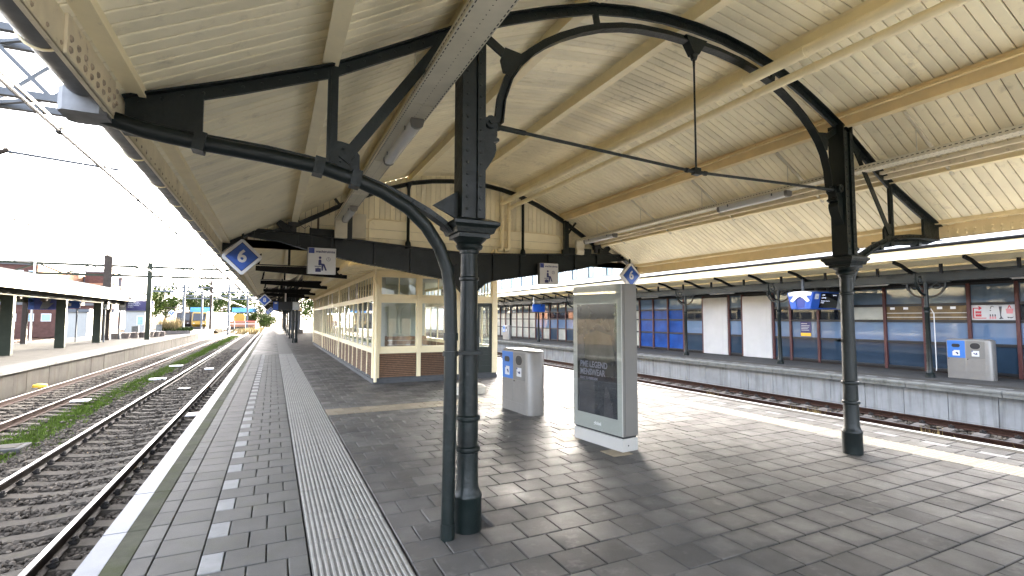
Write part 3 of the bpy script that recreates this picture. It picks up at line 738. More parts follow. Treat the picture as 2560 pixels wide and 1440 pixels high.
h = MB(); h.cbox(-1.16, -.93, 3.62, 3.86, 2.93, 3.10, .03); h.build("outlet_box", M['zinc'], gl_)

# ------------------------------------------------------------------ cast iron frame with two columns
def column_profile(zc=2.40, r0=.115, r1=.086, r2=.072):
    return [(r0, -.03), (r0, .26), (r0 + .004, .27), (r0 + .004, .285), (r0 - .004, .30), (r1 + .012, .325), (r1 + .010, .335), (r1 + .002, .36), (r1, .63), (r1 + .016, .64), (r1 + .018, .655), (r1 + .016, .67), (r1 - .001, .68),
            (r1 - .002, .88), (r1 + .014, .89), (r1 + .016, .905), (r1 + .014, .92), (r1 - .003, .93), (r2 + .004, 1.6), (r2, zc - .36), (r2 + .012, zc - .35), (r2 + .012, zc - .33), (r2, zc - .32), (r2 - .001, zc - .13), (r2 + .01, zc - .125), (r2 + .012, zc - .10), (r2 + .035, zc - .085), (r2 + .045, zc - .06), (r2 + .03, zc - .045), (r2 + .07, zc - .005), (r2 + .075, zc)]
def abacus(b, x, y, z):
    b.box(x - .135, x + .135, y - .135, y + .135, z, z + .035)
    V = []
    for h, w in ((.035, .16), (.075, .175), (.10, .20), (.125, .20), (.16, .12)): V += [(x - w, y - w, z + h), (x + w, y - w, z + h), (x + w, y + w, z + h), (x - w, y + w, z + h)]
    F = [(3, 2, 1, 0), (16, 17, 18, 19)]
    for k in range(4):
        for i in range(4): j = (i + 1) % 4; F.append((k * 4 + i, k * 4 + j, k * 4 + 4 + j, k * 4 + 4 + i))
    b.add(V, F)
ARC = [(2.42, 3.46), (2.395, 3.68), (2.32, 3.90), (2.22, 4.06), (2.08, 4.21), (1.92, 4.34), (1.74, 4.455), (1.52, 4.57), (1.27, 4.675), (1.0, 4.755), (.76, 4.80), (.4, 4.835), (0, 4.845)]
BOT = [(5.04, 2.985), (4.58, 2.985), (4.2, 2.965), (3.85, 2.925), (3.55, 2.845), (3.35, 2.785), (3.18, 2.715), (3.0, 2.63), (2.86, 2.545), (2.80, 2.50)]
def big_frame(Y, label, group):
    I = M['iron']; t = thing("iron_portal", label, "iron frame", (XC, Y, 0), group)
    for s in (-1, 1):
        x = XC + s * 2.645
        b = MB(); b.lathe(column_profile(), x, Y, 24); c = b.build("column", I, t, 35)
        b = MB(); abacus(b, x, Y, 2.40); b.build("capital", I, c)
        b = MB(); b.box(x - .085, x + .085, Y - .075, Y + .075, 2.56, 4.22)
        for q in (-1, 1):
            b.box(x + q * .085 + (-.02 if q < 0 else 0), x + q * .085 + (0 if q < 0 else .02), Y - .10, Y + .10, 2.558, 4.30)
            b.box(*sorted((x + q * .0851, x + q * .035)), Y - .099, Y - .0751, 2.57, 4.2); b.box(*sorted((x + q * .0851, x + q * .035)), Y + .0751, Y + .099, 2.57, 4.2)
        po = b.build("post", I, t)
        b = MB()
        for i in range(17):
            z = 2.64 + i * .098
            for q in (-1, 1): b.dome((x + q * .06, Y - .099, z), .013, (0, -1, 0))
        b.build("rivets", I, po, kind="stuff")
        # scroll corbel and boss on the inner side
        o = -s
        pr = [(.105, 2.96), (.125, 3.0), (.165, 3.06), (.205, 3.13), (.222, 3.19), (.218, 3.235), (.195, 3.255), (.215, 3.262), (.25, 3.272), (.25, 3.292), (.225, 3.302), (.225, 3.315), (.105, 3.315)]
        b = MB(); b.prism([(x + o * p[0], p[1]) for p in pr], 'y', Y - .06, Y + .06); b.build("corbel", I, t)
        b = MB(); b.box(*sorted((x + o * .105, x + o * .235)), Y - .05, Y + .05, 3.315, 3.47); b.tube([(x + o * .165, Y - .085, 3.425), (x + o * .165, Y + .085, 3.425)], .055, 12); b.tube([(x + o * .165, Y - .10, 3.425), (x + o * .165, Y + .10, 3.425)], .025, 8); b.build("tie_boss", I, t, 40)
        # cantilever arm
        b = MB(); b.ribbon([(XC + s * d, z) for d, z in BOT], .055, .03, Y); b.ribbon([(XC + s * d, z - .05) for d, z in BOT], .012, .12, Y); bc = b.build("bottom_chord", I, t)
        b = MB()
        for i in range(19):
            d = 4.7 - i * .098; z = interp(BOT, d) if d > 2.8 else 2.5
            b.dome((XC + s * d, Y - .015, z - .028), .013, (0, -1, 0)); b.dome((XC + s * d, Y - .035, z - .051), .010, (0, 0, 1))
        b.build("rivets", I, bc, kind="stuff")
        b = MB(); b.beam((XC + s * 3.765, Y, 2.90), (XC + s * 3.765, Y, 3.62), .035, .075, (1, 0, 0)); b.beam((XC + s * 3.765, Y - .02, 2.90), (XC + s * 3.765, Y - .02, 3.62), .01, .03, (1, 0, 0)); b.build("arm_post", I, t)
        b = MB(); b.beam((XC + s * 3.68, Y - .022, 2.93), (XC + s * 2.86, Y - .022, 4.12), .012, .085, (0, 0, 1)); b.build("arm_brace", I, t)
        b = MB(); b.prism([(XC + s * q[0], q[1]) for q in ((3.80, 2.87), (3.56, 2.83), (3.56, 2.985), (3.62, 3.06), (3.70, 3.075), (3.80, 3.075))], 'y', Y - .014, Y + .014)
        for q in ((3.77, 2.95), (3.77, 3.03), (3.70, 2.92), (3.63, 2.90), (3.68, 3.02), (3.62, 2.96)): b.dome((XC + s * q[0], Y - .0145, q[1]), .012, (0, -1, 0))
        b.build("gusset", I, t)
        b = MB(); b.prism([(XC + s * q[0], q[1]) for q in ((2.755, 2.56), (2.755, 2.80), (2.97, 2.66))], 'y', Y - .012, Y + .012); b.build("gusset", I, t)
        b = MB(); b.prism([(XC + s * q[0], q[1]) for q in ((5.03, 2.95), (4.60, 2.95), (4.60, 3.27), (5.03, 3.12))], 'y', Y - .016, Y + .016); b.build("end_plate", I, t)
        b = MB(); b.prism([(XC + s * q[0], q[1]) for q in ((2.72, 4.22), (2.95, 4.10), (2.90, 4.02), (2.74, 4.02))], 'y', Y - .013, Y + .013); b.build("gusset", I, t)
        # Y-shaped stay between post head and inner arch
        b = MB(); b.beam((XC + s * 2.60, Y, 4.27), (XC + s * 2.30, Y, 4.09), .03, .075); b.prism([(XC + s * q[0], q[1]) for q in ((2.32, 4.16), (2.16, 4.14), (2.06, 4.22), (2.06, 4.12), (2.24, 3.93), (2.33, 3.93), (2.36, 4.04))], 'y', Y - .016, Y + .016); b.build("arch_stay", I, t)
        b = MB(); b.beam((XC + s * 1.30, Y, 4.64), (XC + s * 1.33, Y, 4.79), .03, .06, (1, 0, 0)); b.build("arch_stay", I, t)
        # rain pipe in the arm and down the column
        yp = Y - .10 if s < 0 else Y + .10
        path = [(5.12, 2.98), (4.9, 2.925), (4.58, 2.89), (4.2, 2.865), (3.85, 2.83), (3.62, 2.775), (3.4, 2.70), (3.2, 2.595), (3.05, 2.46), (2.94, 2.30), (2.87, 2.12), (2.845, 1.92), (2.835, 1.6), (2.84, .8), (2.85, -.02)]
        path = [(XC + s * d, yp + (.02 if s < 0 else -.02) * max(0, (2 - z)) * 0, z) for d, z in path]
        b = MB(); b.tube(path, .052, 14); rp = b.build("rain_pipe", I, t, 40)
        b = MB()
        for d, z in ((4.60, 2.89), (3.86, 2.83), (3.60, 2.77)): b.beam((XC + s * (d + .035), yp, z + .006), (XC + s * (d - .035), yp, z - .006), .118, .125)
        for z in (1.55,): b.lathe([(.06, z), (.06, z + .06)], XC + s * 2.837, yp, 14)
        b.box(*sorted((XC + s * 2.90, XC + s * 2.56)), yp - .012, yp + .012, 1.43, 1.46)
        b.lathe([(.062, 1.425), (.062, 1.465)], XC + s * 2.837, yp, 14); b.lathe([(.083, 1.425), (.083, 1.465)], x, Y, 18); b.lathe([(.056, 0), (.056, .12)], XC + s * 2.848, yp, 14)
        b.build("pipe_clamp", I, rp)
    pts = [(XC - d, z) for d, z in CH] + [(XC + d, z) for d, z in CH[::-1][1:]]
    b = MB(); b.ribbon([(x, z - .012) for x, z in pts], .075, .028, Y); b.ribbon(pts, .012, .13, Y); tc = b.build("top_chord", I, t)
    b = MB()
    for i in range(-42, 43):
        x = XC + i * .118; z = chord_z(x); b.dome((x, Y - .014, z - .05), .012, (0, -1, 0))
    b.build("rivets", I, tc, kind="stuff")
    pts = [(XC - d, z) for d, z in ARC] + [(XC + d, z) for d, z in ARC[::-1][1:]]
    b = MB(); b.ribbon(pts, .062, .026, Y); b.ribbon([(x, z - 0) for x, z in pts], .012, .028, Y)
    low = []
    for i, (x, z) in enumerate(pts):
        a = pts[max(i - 1, 0)]; c = pts[min(i + 1, len(pts) - 1)]; dx, dz = c[0] - a[0], c[1] - a[1]; L = math.hypot(dx, dz); low.append((x + dz / L * .062, z - dx / L * .062))
    b.ribbon(low, .012, .095, Y); ia = b.build("inner_arch", I, t)
    b = MB()
    for i in range(len(pts) - 1):
        for f in (.25, .75):
            x = pts[i][0] * (1 - f) + pts[i + 1][0] * f; z = pts[i][1] * (1 - f) + pts[i + 1][1] * f; b.dome((x, Y - .0135, z - .03), .010, (0, -1, 0))
    b.build("rivets", I, ia, kind="stuff")
    # tie rod, hanger, plate
    b = MB(); zt = 3.335
    for s in (-1, 1): b.tube([(XC + s * 2.48, Y, 3.425), (XC + s * 2.38, Y, 3.42), (XC + s * 2.36, Y, 3.419), (XC + s * 2.12, Y, 3.411), (XC + s * 2.10, Y, 3.41), (XC + s * .14, Y, zt + .002), (XC, Y, zt)], [.035, .038, .026, .024, .0165, .0165, .0165], 8)
    b.tube([(XC - .15, Y, zt), (XC - .12, Y, zt), (XC - .12, Y, zt), (XC + .12, Y, zt), (XC + .12, Y, zt), (XC + .15, Y, zt)], [.028, .028, .022, .022, .028, .028], 8)
    b.box(XC - .045, XC + .045, Y - .03, Y + .03, zt - .035, zt + .04); tr = b.build("tie_rod", I, t, 40)
    b = MB(); b.tube([(XC, Y, zt), (XC, Y, 4.50), (XC, Y, 4.70)], [.0105, .0105, .022], 8); b.build("hanger_rod", I, t, 40)
    b = MB(); b.prism([(XC - .16, 4.83), (XC + .16, 4.83), (XC + .035, 4.65), (XC - .035, 4.65)], 'y', Y - .05, Y + .05); b.lathe([(.03, 4.60), (.045, 4.65)], XC, Y, 10); b.build("hanger_plate", I, t)
    return t
f1 = big_frame(3.9, "arched iron frame nearest the camera with two dark green columns and tie rod", "iron canopy frames")
for k, lb in enumerate(("first iron frame beyond the waiting room", "second iron frame beyond the waiting room", "third iron frame beyond the waiting room", "fourth iron frame beyond the waiting room", "fifth iron frame beyond the waiting room", "sixth iron frame beyond the waiting room", "last iron frame at the far end of the platform")):
    copy_tree(f1, None, (XC, 37.5 + 8 * k, 0), None, lb)
copy_tree(f1, None, (XC, -3.1, 0), None, "iron canopy frame behind the camera")

# ------------------------------------------------------------------ second frame: plate girder on one central column
Y2 = 10.9
t2 = thing("girder_portal", "dark plate girder frame on a single column in front of the waiting room", "iron frame", (XC, Y2, 0)); I = M['iron']
top = [(-.92, 3.16), (-.62, 3.47), (.08, 3.47), (1.67, 3.385), (2.9, 3.31), (3.95, 3.265)]
bot = [(3.95, 2.36), (3.86, 2.44), (3.72, 2.56), (3.5, 2.645), (3.0, 2.72), (2.4, 2.82), (1.67, 2.92), (.9, 3.06), (.08, 3.27), (-.50, 3.345), (-.86, 3.06), (-.92, 3.0)]
def mir(p): return [(2 * XC - x, z) for x, z in p]
for s in (0, 1):
    P1, P2 = (top, bot) if s == 0 else (mir(top), mir(bot))
    b = MB(); b.prism(P1 + P2, 'y', Y2 - .012, Y2 + .012); we = b.build("girder_web", I, t2)
    b = MB(); tp = sorted(P1); bt = sorted(P2)
    b.ribbon([(x, z + .012) for x, z in tp], .022, .16, Y2); b.ribbon([(x, z) for x, z in bt], .016, .15, Y2); b.build("girder_flange", I, t2)
    b = MB(); 
    for x in (-.4, .45, 1.15, 1.95, 2.75, 3.5):
        xx = x if s == 0 else 2 * XC - x; b.box(xx - .025, xx + .025, Y2 - .06, Y2 - .0121, interp([(XC - q[0], q[1]) for q in bot], XC - x) + .02, interp([(XC - q[0], q[1]) for q in top], XC - x) - .02)
    b.build("web_stiffener", I, t2)
    b = MB(); x = .95
    while x < 3.85:
        z = interp([(XC - q[0], q[1]) for q in bot[2:]], XC - x); xx = x if s == 0 else 2 * XC - x
        b.dome((xx, Y2 - .055, z - .016), .016, (0, 0, -1)); b.dome((xx, Y2 + .055, z - .016), .016, (0, 0, -1)); b.dome((xx, Y2 - .05, interp([(XC - q[0], q[1]) for q in top], XC - x) + .012), .012, (0, 0, 1)); x += .085
    b.build("rivets", I, we, kind="stuff")
pts = [(XC - d, z) for d, z in CH if d < 4.5] + [(XC + d, z) for d, z in CH[::-1][1:] if d < 4.5]
b = MB(); b.ribbon(pts, .085, .05, Y2 + .02); b.ribbon(pts, .012, .12, Y2 + .02); b.build("top_chord", I, t2)
for s in (-1, 1):
    b = MB(); x = XC + s * 1.45; b.tube([(x, Y2, 3.28), (x, Y2, 3.42), (x, Y2, 3.46), (x, Y2, 4.62), (x, Y2, 4.70), (x, Y2, 4.76)], [.075, .06, .035, .035, .05, .085], 10); b.build("strut", I, t2, 40)
    b = MB(); x = XC + s * 2.72; b.box(x - .06, x + .06, Y2 - .05, Y2 + .05, 3.36, 4.26); b.box(x - .12, x - .061, Y2 - .05, Y2 + .04, 3.36, 3.52); b.beam((x + s * .06, Y2, 3.95), (x + s * .3, Y2, 4.25), .04, .05); b.build("strut", I, t2)
    b = MB(); b.box(*sorted((XC + s * 2.8, XC + s * 3.5)), Y2 - .03, Y2 + .05, 3.42, 3.58); b.build("stub_beam", I, t2)
    b = MB(); b.prism([(XC + s * q[0], q[1]) for q in ((3.75, 3.46), (3.98, 3.46), (4.12, 3.62), (4.05, 3.70), (3.9, 3.60), (3.75, 3.62))], 'y', Y2 - .06, Y2 + .06); b.build("chord_shoe", I, t2)
b = MB(); b.lathe([(r, z) for r, z in column_profile(2.32, .125, .10, .088)], XC, Y2, 24); c = b.build("column", I, t2, 35)
b = MB(); abacus(b, XC, Y2, 2.30); b.build("capital", I, c)
b = MB(); b.cbox(XC - .36, XC + .36, Y2 - .34, Y2 + .34, 0, .20, .06); b.build("stone_base", M['stone_block'], t2)

# gable of boards behind the girder
gable = thing("gable_wall", "cream boarded gable closing the canopy above the waiting room", "gable wall", (XC, 11.15, 3.3))
GLc = wl(gable); x = -.86
while x < 9.1:
    zt = min(roof_z(x), roof_z(x + .118)) - .012
    b = MB(); zb = 3.93 if abs(x + .06 - XC) < 3.3 else 3.30
    if zt > zb + .05:
        g0 = .004; b.prism([(x + g0, zb), (x + .118 - g0, zb), (x + .118 - g0, roof_z(x + .118) - .012), (x + g0, roof_z(x) - .012)], 'y', 11.14, 11.165); b.build("gable_board", M['cream_board'], gable)
    x += .118
for i, (z0, z1) in enumerate(((3.28, 3.50), (3.506, 3.70), (3.706, 3.925))):
    b = MB(); b.cbox(XC - 3.3, XC + 3.3, 11.12, 11.14, z0, z1, .004); b.build("gable_rail_board", M['cream_board'], gable)
b = MB(); b.box(-.9, 9.15, 11.17, 11.2, 3.2, 3.3); b.prism([(xx, roof_z(xx) - .02) for xx in full] + [(9.15, 3.28), (-.89, 3.28)], 'y', 11.17, 11.19); b.build("gable_backing", M['roof_back'], gable)
b = MB(); b.tube([(1.85, 11.1, 3.45), (1.85, 11.1, 3.86), (1.95, 11.1, 3.93), (3.6, 11.1, 3.93), (6.2, 11.1, 3.93), (6.75, 11.1, 3.90), (6.82, 11.1, 3.8), (6.82, 11.1, 3.40)], .014, 6); b.build("conduit", M['cream'], gable)
for x in (2.2, 3.4, 4.9, 6.3):
    b = MB(); b.box(x - .03, x + .03, 11.0, 11.11, 3.30, 3.42); b.beam((x - .15, 10.98, 3.32), (x, 11.1, 3.42), .03, .02); b.build("stay_block", M['cream'], gable)
b = MB(); b.cbox(1.42, 1.78, 11.02, 11.10, 3.46, 4.0, .01); b.build("meter_box", M['tray'], gable)

# ------------------------------------------------------------------ services under the roof
def cable_tray(xc, z, y0, y1, w, label, slots_from):
    t = thing("cable_tray", label, "cable tray", (xc, (y0 + y1) / 2, z)); b = MB()
    b.box(xc - w / 2, xc + w / 2, y0, y1, z, z + .003); b.box(xc - w / 2 - .002, xc - w / 2, y0, y1, z, z + .065); b.box(xc + w / 2, xc + w / 2 + .002, y0, y1, z, z + .065)
    b.box(xc - w / 2 + .001, xc - w / 2 + .02, y0, y1, z + .063, z + .065); b.box(xc + w / 2 - .02, xc + w / 2 - .001, y0, y1, z + .063, z + .065)
    b.build("tray", M['tray'], t)
    y = .7
    while y < y1: q = MB(); q.box(xc - w / 2 - .006, xc + w / 2 + .006, y, y + .012, z - .006, z); q.build("tray_joint", M['tray'], t); y += 1.85
    b = MB(); y = slots_from
    while y < y1:
        for x in (xc - w / 2 + .012, xc + w / 2 - .012): b.box(x - .004, x + .004, y, y + .03, z - .0012, z - .0002)
        b.box(xc - .004, xc + .004, y, y + .008, z - .0012, z - .0002)
        for x in (xc - w / 2 - .003, xc + w / 2 + .003): b.box(x - .0008, x + .0008, y, y + .03, z + .028, z + .038)
        y += .055
    b.build("slots", M['black'], t, kind="stuff")
    b = MB(); b.tube([(xc - .06, y0, z + .03), (xc - .05, y1, z + .03)], .02, 6); b.tube([(xc + .03, y0, z + .025), (xc + .02, y1, z + .025)], .015, 6); b.build("cable", M['black'], t)
    return t
trl = cable_tray(1.205, 3.72, -3, 10.55, .25, "perforated grey cable tray crossing left of the near column head", .9)
trr = cable_tray(7.22, 3.74, -3, 10.75, .20, "perforated cable tray hung under the right roof slope", 1.2)
for x, y, z in ((1.205, 10.55, 3.72),):
    b = MB(); b.box(x - .12, x + .12, 10.5, 10.62, 3.36, 3.723); b.build("tray_drop", M['tray'], trl)
b = MB(); b.prism([(10.72, 3.80), (10.78, 3.74), (10.80, 3.6), (10.76, 3.5), (10.78, 3.4), (10.90, 3.4), (10.86, 3.52), (10.90, 3.62), (10.88, 3.76), (10.80, 3.80)], 'x', 7.11, 7.33); b.build("tray_drop", M['tray'], trr)
for y in (1.6, 3.2, 4.9, 6.6, 8.3, 9.9):
    b = MB(); xa, xb = XC + 2.75, XC + 3.85
    b.beam((xa, y, chord_z(xa) + .02), (xb, y, chord_z(xb) + .0), .03, .03); b.tube([(7.12, y, chord_z(7.12)), (7.12, y, 3.80)], .006, 6); b.tube([(7.12, y, 3.80), (7.34, y, 3.80), (7.34, y, 3.74)], .006, 6); b.build("hanger", M['tray'], trr)
for y in (4.3, 7.9):
    b = MB(); xa, xb = XC - 2.75, XC - 3.1; b.tube([(1.1, y, chord_z(1.1) + .1), (1.1, y, 3.76)], .006, 6); b.build("hanger", M['tray'], trl)
def batten_lamp(x, y0, y1, z, label):
    t = thing("batten_lamp", label, "lamp", (x, (y0 + y1) / 2, z - .1), "fluorescent lamps under the canopy")
    pr = [(-.06, 0), (-.062, -.03), (-.05, -.075), (-.02, -.092), (.02, -.092), (.05, -.075), (.062, -.03), (.06, 0)]
    b = MB(); b.prism([(x + p[0], z + p[1]) for p in pr], 'y', y0 + .05, y1 - .05); b.build("diffuser", M['lamp_diffuser'], t, 50)
    for ya, yb in ((y0, y0 + .049), (y1 - .049, y1)): b = MB(); b.prism([(x + p[0] * 1.06, z + p[1] * 1.06) for p in pr], 'y', ya, yb); b.build("end_cap", M['kiosk_side'], t, 50)
    b = MB(); b.box(x - .065, x + .065, y0 + .02, y1 - .02, z - .001, z + .02); b.build("backplate", M['tray'], t)
    for yy in (y0 + .25, y1 - .25): b = MB(); b.box(x - .07, x + .07, yy, yy + .02, z - .035, z + .019); b.build("clip", M['steel'], t)
batten_lamp(1.24, 4.72, 6.1, 3.715, "grey fluorescent batten lamp left of the near column")
batten_lamp(1.24, 9.0, 10.2, 3.715, "fluorescent batten lamp at the far end of the left cable tray")
batten_lamp(7.22, 4.95, 6.3, 3.735, "fluorescent batten lamp under the right cable tray")
batten_lamp(7.22, 9.3, 10.55, 3.735, "fluorescent batten lamp on the right tray near the girder frame")
# two cream service pipes
pp = thing("service_pipes", "pair of cream pipes running under the roof to the gable", "pipes", (5.1, 4, 4.4))
for x, z, r in ((5.02, 4.57, .062), (5.21, 4.455, .05)):
    b = MB(); b.tube([(x, -5, z), (x, 10.75, z)], r, 12); p_ = b.build("pipe", M['cream'], pp, 40)
    for y in (1.5, 3.2, 3.95, 5.4, 7.2, 9.0): b = MB(); b.tube([(x, y, z), (x, y + .035, z)], r + .007, 12); b.build("pipe_clip", M['cream'], p_)
    b = MB(); xx = x + .02; b.tube([(xx, 10.98, 4.75), (xx, 10.98, 3.48), (xx - .02, 10.98, 3.42), (xx - .12, 10.98, 3.40)], .045, 12); b.tube([(xx, 10.75, z), (xx, 10.98, z)], .05, 10); b.lathe([(.02, 4.12), (.06, 4.14), (.06, 4.2), (.02, 4.22)], xx, 10.98, 10); b.build("riser", M['cream'], pp, 40)
# spotlight units clamped to the girder
for x, lb in ((.33, "small black spotlight on the left end of the girder"), (7.75, "small black spotlight on the right end of the girder")):
    t = thing("spotlight", lb, "spotlight", (x, 10.85, 3.5)); b = MB(); b.box(x - .04, x + .04, 10.8, 10.88, 3.48, 3.6); b.build("bracket", M['black'], t)
    b = MB(); b.beam((x - .1, 10.8, 3.60), (x + .1, 10.8, 3.66), .12, .1); b.build("housing", M['black'], t)
    b = MB(); b.tube([(x + .1, 10.8, 3.62), (x + .2, 10.82, 3.55), (x + .28, 10.85, 3.62), (x + .4, 10.9, 3.5)], .006, 5); b.build("cable", M['black'], t)

# ------------------------------------------------------------------ far side brackets beside the waiting room
for i, y in enumerate((14.95, 20.8, 26.8, 31.5)):
    b = MB(); b.prism([(-.46, 3.13), (-.46, 3.00), (1.9, 2.86), (1.9, 3.16)], 'y', y - .05, y + .05)
    t = thing("roof_bracket", "%s dark roof bracket along the waiting room side wall" % ("first", "second", "third", "fourth")[i], "roof bracket", (.7, y, 2.86), "roof brackets along the waiting room")
    b.build("web", M['iron_dark'], t); b = MB(); b.box(-.46, 1.9, y - .09, y + .09, 3.162, 3.175); b.box(1.0, 1.05, y - .08, y + .08, 2.95, 3.15); b.build("flange", M['iron_dark'], t)
    b = MB(); b.beam((-.4, y, 3.17), (-.35, y, roof_z(-.35)), .06, .06); b.beam((.36, y, 3.17), (.36, y, 3.65), .06, .06); b.build("prop", M['iron_dark'], t)
b = MB(); b.tube([(1.25, 11.3, 3.3), (1.25, 35, 3.3)], .05, 8); tag(b.build("service_pipe", M['cream'], None, 40), "cream pipe under the far left roof slope", "pipe")

# ------------------------------------------------------------------ diamond track-number signs
def diamond(x, y, z, hd, txt, label, d=.12, nrm=-1, blue='ns_blue', rod=3.3):
    t = thing("track_number_sign", label, "sign", (x, y, z - hd), "blue diamond track number signs")
    def dia(h): return [(x - h, z), (x, z - h), (x + h, z), (x, z + h)]
    r = hd * .07
    def rd(h): return [(x - h, z + r), (x - h, z - r), (x - r, z - h), (x + r, z - h), (x + h, z - r), (x + h, z + r), (x + r, z + h), (x - r, z + h)]
    b = MB(); b.prism(rd(hd), 'y', y - d / 2, y + d / 2); b.build("housing", M['sign_white'], t)
    for f in (-1, 1):
        b = MB(); b.prism(dia(hd * .84), 'y', y + f * (d / 2 + .001), y + f * (d / 2 + .003)); b.build("border", M['black'], t)
        b = MB(); b.prism(dia(hd * .80), 'y', y + f * (d / 2 + .0035), y + f * (d / 2 + .006)); b.build("face", M[blue], t)
        text_part("numeral", txt, hd * .98, M['sign_white'], t, (x, y + f * (d / 2 + .0072), z), '-y' if f < 0 else '+y', bold=hd * .028)
    b = MB(); b.tube([(x, y, z + hd - .01), (x, y, rod)], .022, 8); b.build("hanger", M['iron'], t)
    return t
diamond(-.565, 10.72, 2.89, .335, "6", "large blue diamond sign with white 6 hanging at the left eave", rod=3.36)
diamond(8.79, 10.72, 2.90, .33, "6", "blue diamond 6 sign above the advertising kiosk", rod=3.36)
diamond(-.39, 26.8, 2.58, .29, "8", "blue diamond sign with white 8 further down the left eave", rod=3.0)
diamond(-.2, 52, 2.45, .28, "10", "small distant diamond sign under the far canopy", rod=3.2)
diamond(-.5, 60, 2.35, .28, "12", "farthest small diamond sign near the platform end", rod=3.2)

# ------------------------------------------------------------------ waiting room signs
def disc(b, x, z, r, y0, y1, n=20): b.prism([(x + r * math.cos(6.2832 * k / n), z + r * math.sin(6.2832 * k / n)) for k in range(n)], 'y', y0, y1)
def waiting_sign(x0, z1, label, rods=3.2):
    w = .53; h = .53; y = 10.62; t = thing("waiting_room_sign", label, "sign", (x0 + w / 2, y, z1 - h), "waiting room signs")
    b = MB(); b.cbox(x0, x0 + w, y, y + .10, z1 - h, z1, .006); b.build("housing", M['sign_white'], t)
    b = MB(); b.box(x0 - .012, x0 - .0005, y - .002, y + .102, z1 - h, z1); b.build("side_trim", M['kiosk_side'], t)
    f0, f1 = y - .0035, y - .0005; C = M['sign_text']
    b = MB(); b.box(x0 + .01, x0 + .115, f0, f1, z1 - .115, z1 - .008); b.build("blue_square", M['ns_blue_dark'], t)
    text_part("lettering", "wachtruimte", .072, M['sign_text'], t, (x0 + .325, f0, z1 - .075), bold=.0016)
    b = MB(); cx = x0 + .225; cz = z1 - .20
    disc(b, cx, cz, .026, f0, f1); b.build("pictogram_head", C, t)
    b = MB(); b.prism([(cx - .03, cz - .155), (cx - .03, cz - .06), (cx - .02, cz - .04), (cx + .005, cz - .035), (cx + .025, cz - .05), (cx + .028, cz - .115), (cx + .085, cz - .125), (cx + .135, cz - .255), (cx + .105, cz - .262), (cx + .065, cz - .165), (cx + .058, cz - .262), (cx + .03, cz - .262), (cx + .03, cz - .155)], 'y', f0, f1); b.build("pictogram_body", C, t)
    b = MB(); b.box(cx - .10, cx + .025, f0, f1, cz - .185, cz - .17); b.build("pictogram_bench", C, t)
    b = MB(); b.box(cx - .085, cx + .02, f0, f1, cz - .29, cz - .215); b.box(cx - .05, cx - .015, f0, f1, cz - .213, cz - .203); b.build("pictogram_case", C, t)
    b = MB(); kx, kz, r = x0 + .385, z1 - .225, .04
    for k in range(20):
        a0, a1 = 6.2832 * k / 20, 6.2832 * (k + 1) / 20
        b.prism([(kx + r * math.cos(a0), kz + r * math.sin(a0)), (kx + r * math.cos(a1), kz + r * math.sin(a1)), (kx + (r - .007) * math.cos(a1), kz + (r - .007) * math.sin(a1)), (kx + (r - .007) * math.cos(a0), kz + (r - .007) * math.sin(a0))], 'y', f0, f1)
    b.beam((kx, f0 + .001, kz), (kx, f0 + .001, kz + .028), .0025, .006, (1, 0, 0)); b.beam((kx, f0 + .001, kz), (kx + .02, f0 + .001, kz - .012), .0025, .006, (1, 0, 0)); b.build("pictogram_clock", C, t)
    for x in (x0 + .08, x0 + w - .08): b = MB(); b.box(x - .012, x + .012, y + .04, y + .06, z1, rods + .25); b.build("hanger", M['iron'], t)
waiting_sign(.60, 3.145, "white waiting room sign with seated figure at the left of the girder")
waiting_sign(5.91, 3.10, "white waiting room sign partly hidden by the girder at the right", 2.9)
# ================================================================== waiting room
WX0, WX1, WY0, WY1 = 2.45, 5.95, 13.36, 35.0
wr = thing("waiting_room", "cream timber and glass waiting room with brick base", "building", ((WX0 + WX1) / 2, (WY0 + WY1) / 2, 0))
J = M['cream_joinery']
b = MB(); b.box(WX0 - .05, WX1 + .02, WY0 - .05, WY1, 0, .10); b.box(WX0 - .02, WX1, WY0 - .02, WY1, .10, .145); b.build("plinth", M['plinth'], wr)
def brick_panel(axis, a0, a1, face, z0=.15, z1=.785):
    """thin roman bricks with deep joints; axis 'x': wall faces -Y at y=face; axis 'y': wall faces -X at x=face"""
    b = MB()
    if axis == 'x': b.box(a0, a1, face + .02, face + .06, z0, z1)
    else: b.box(face + .02, face + .06, a0, a1, z0, z1)
    k = MB(); n = 13; h = (z1 - z0) / n
    for r in range(n):
        a = a0 - (.11 if r % 2 else 0)
        while a < a1:
            p, q = max(a, a0) + .003, min(a + .22, a1) - .003
            if q - p > .02:
                o = random.uniform(-.004, .004); lo, hi = z0 + r * h + .008, z0 + (r + 1) * h - .008
                if axis == 'x': k.box(p, q, face + o, face + .03, lo, hi)
                else: k.box(face + o, face + .03, p, q, lo, hi)
            a += .22
    pa = b.build("brick_panel", M['mortar_dark'], wr); k.build("bricks", M['brick'], pa, kind="stuff")
def post_x(x, w, z0, z1, d=.05): b = MB(); b.cbox(x - w / 2, x + w / 2, WY0 - d, WY0 + .06, z0, z1, .006); return b.build("post", J, wr)
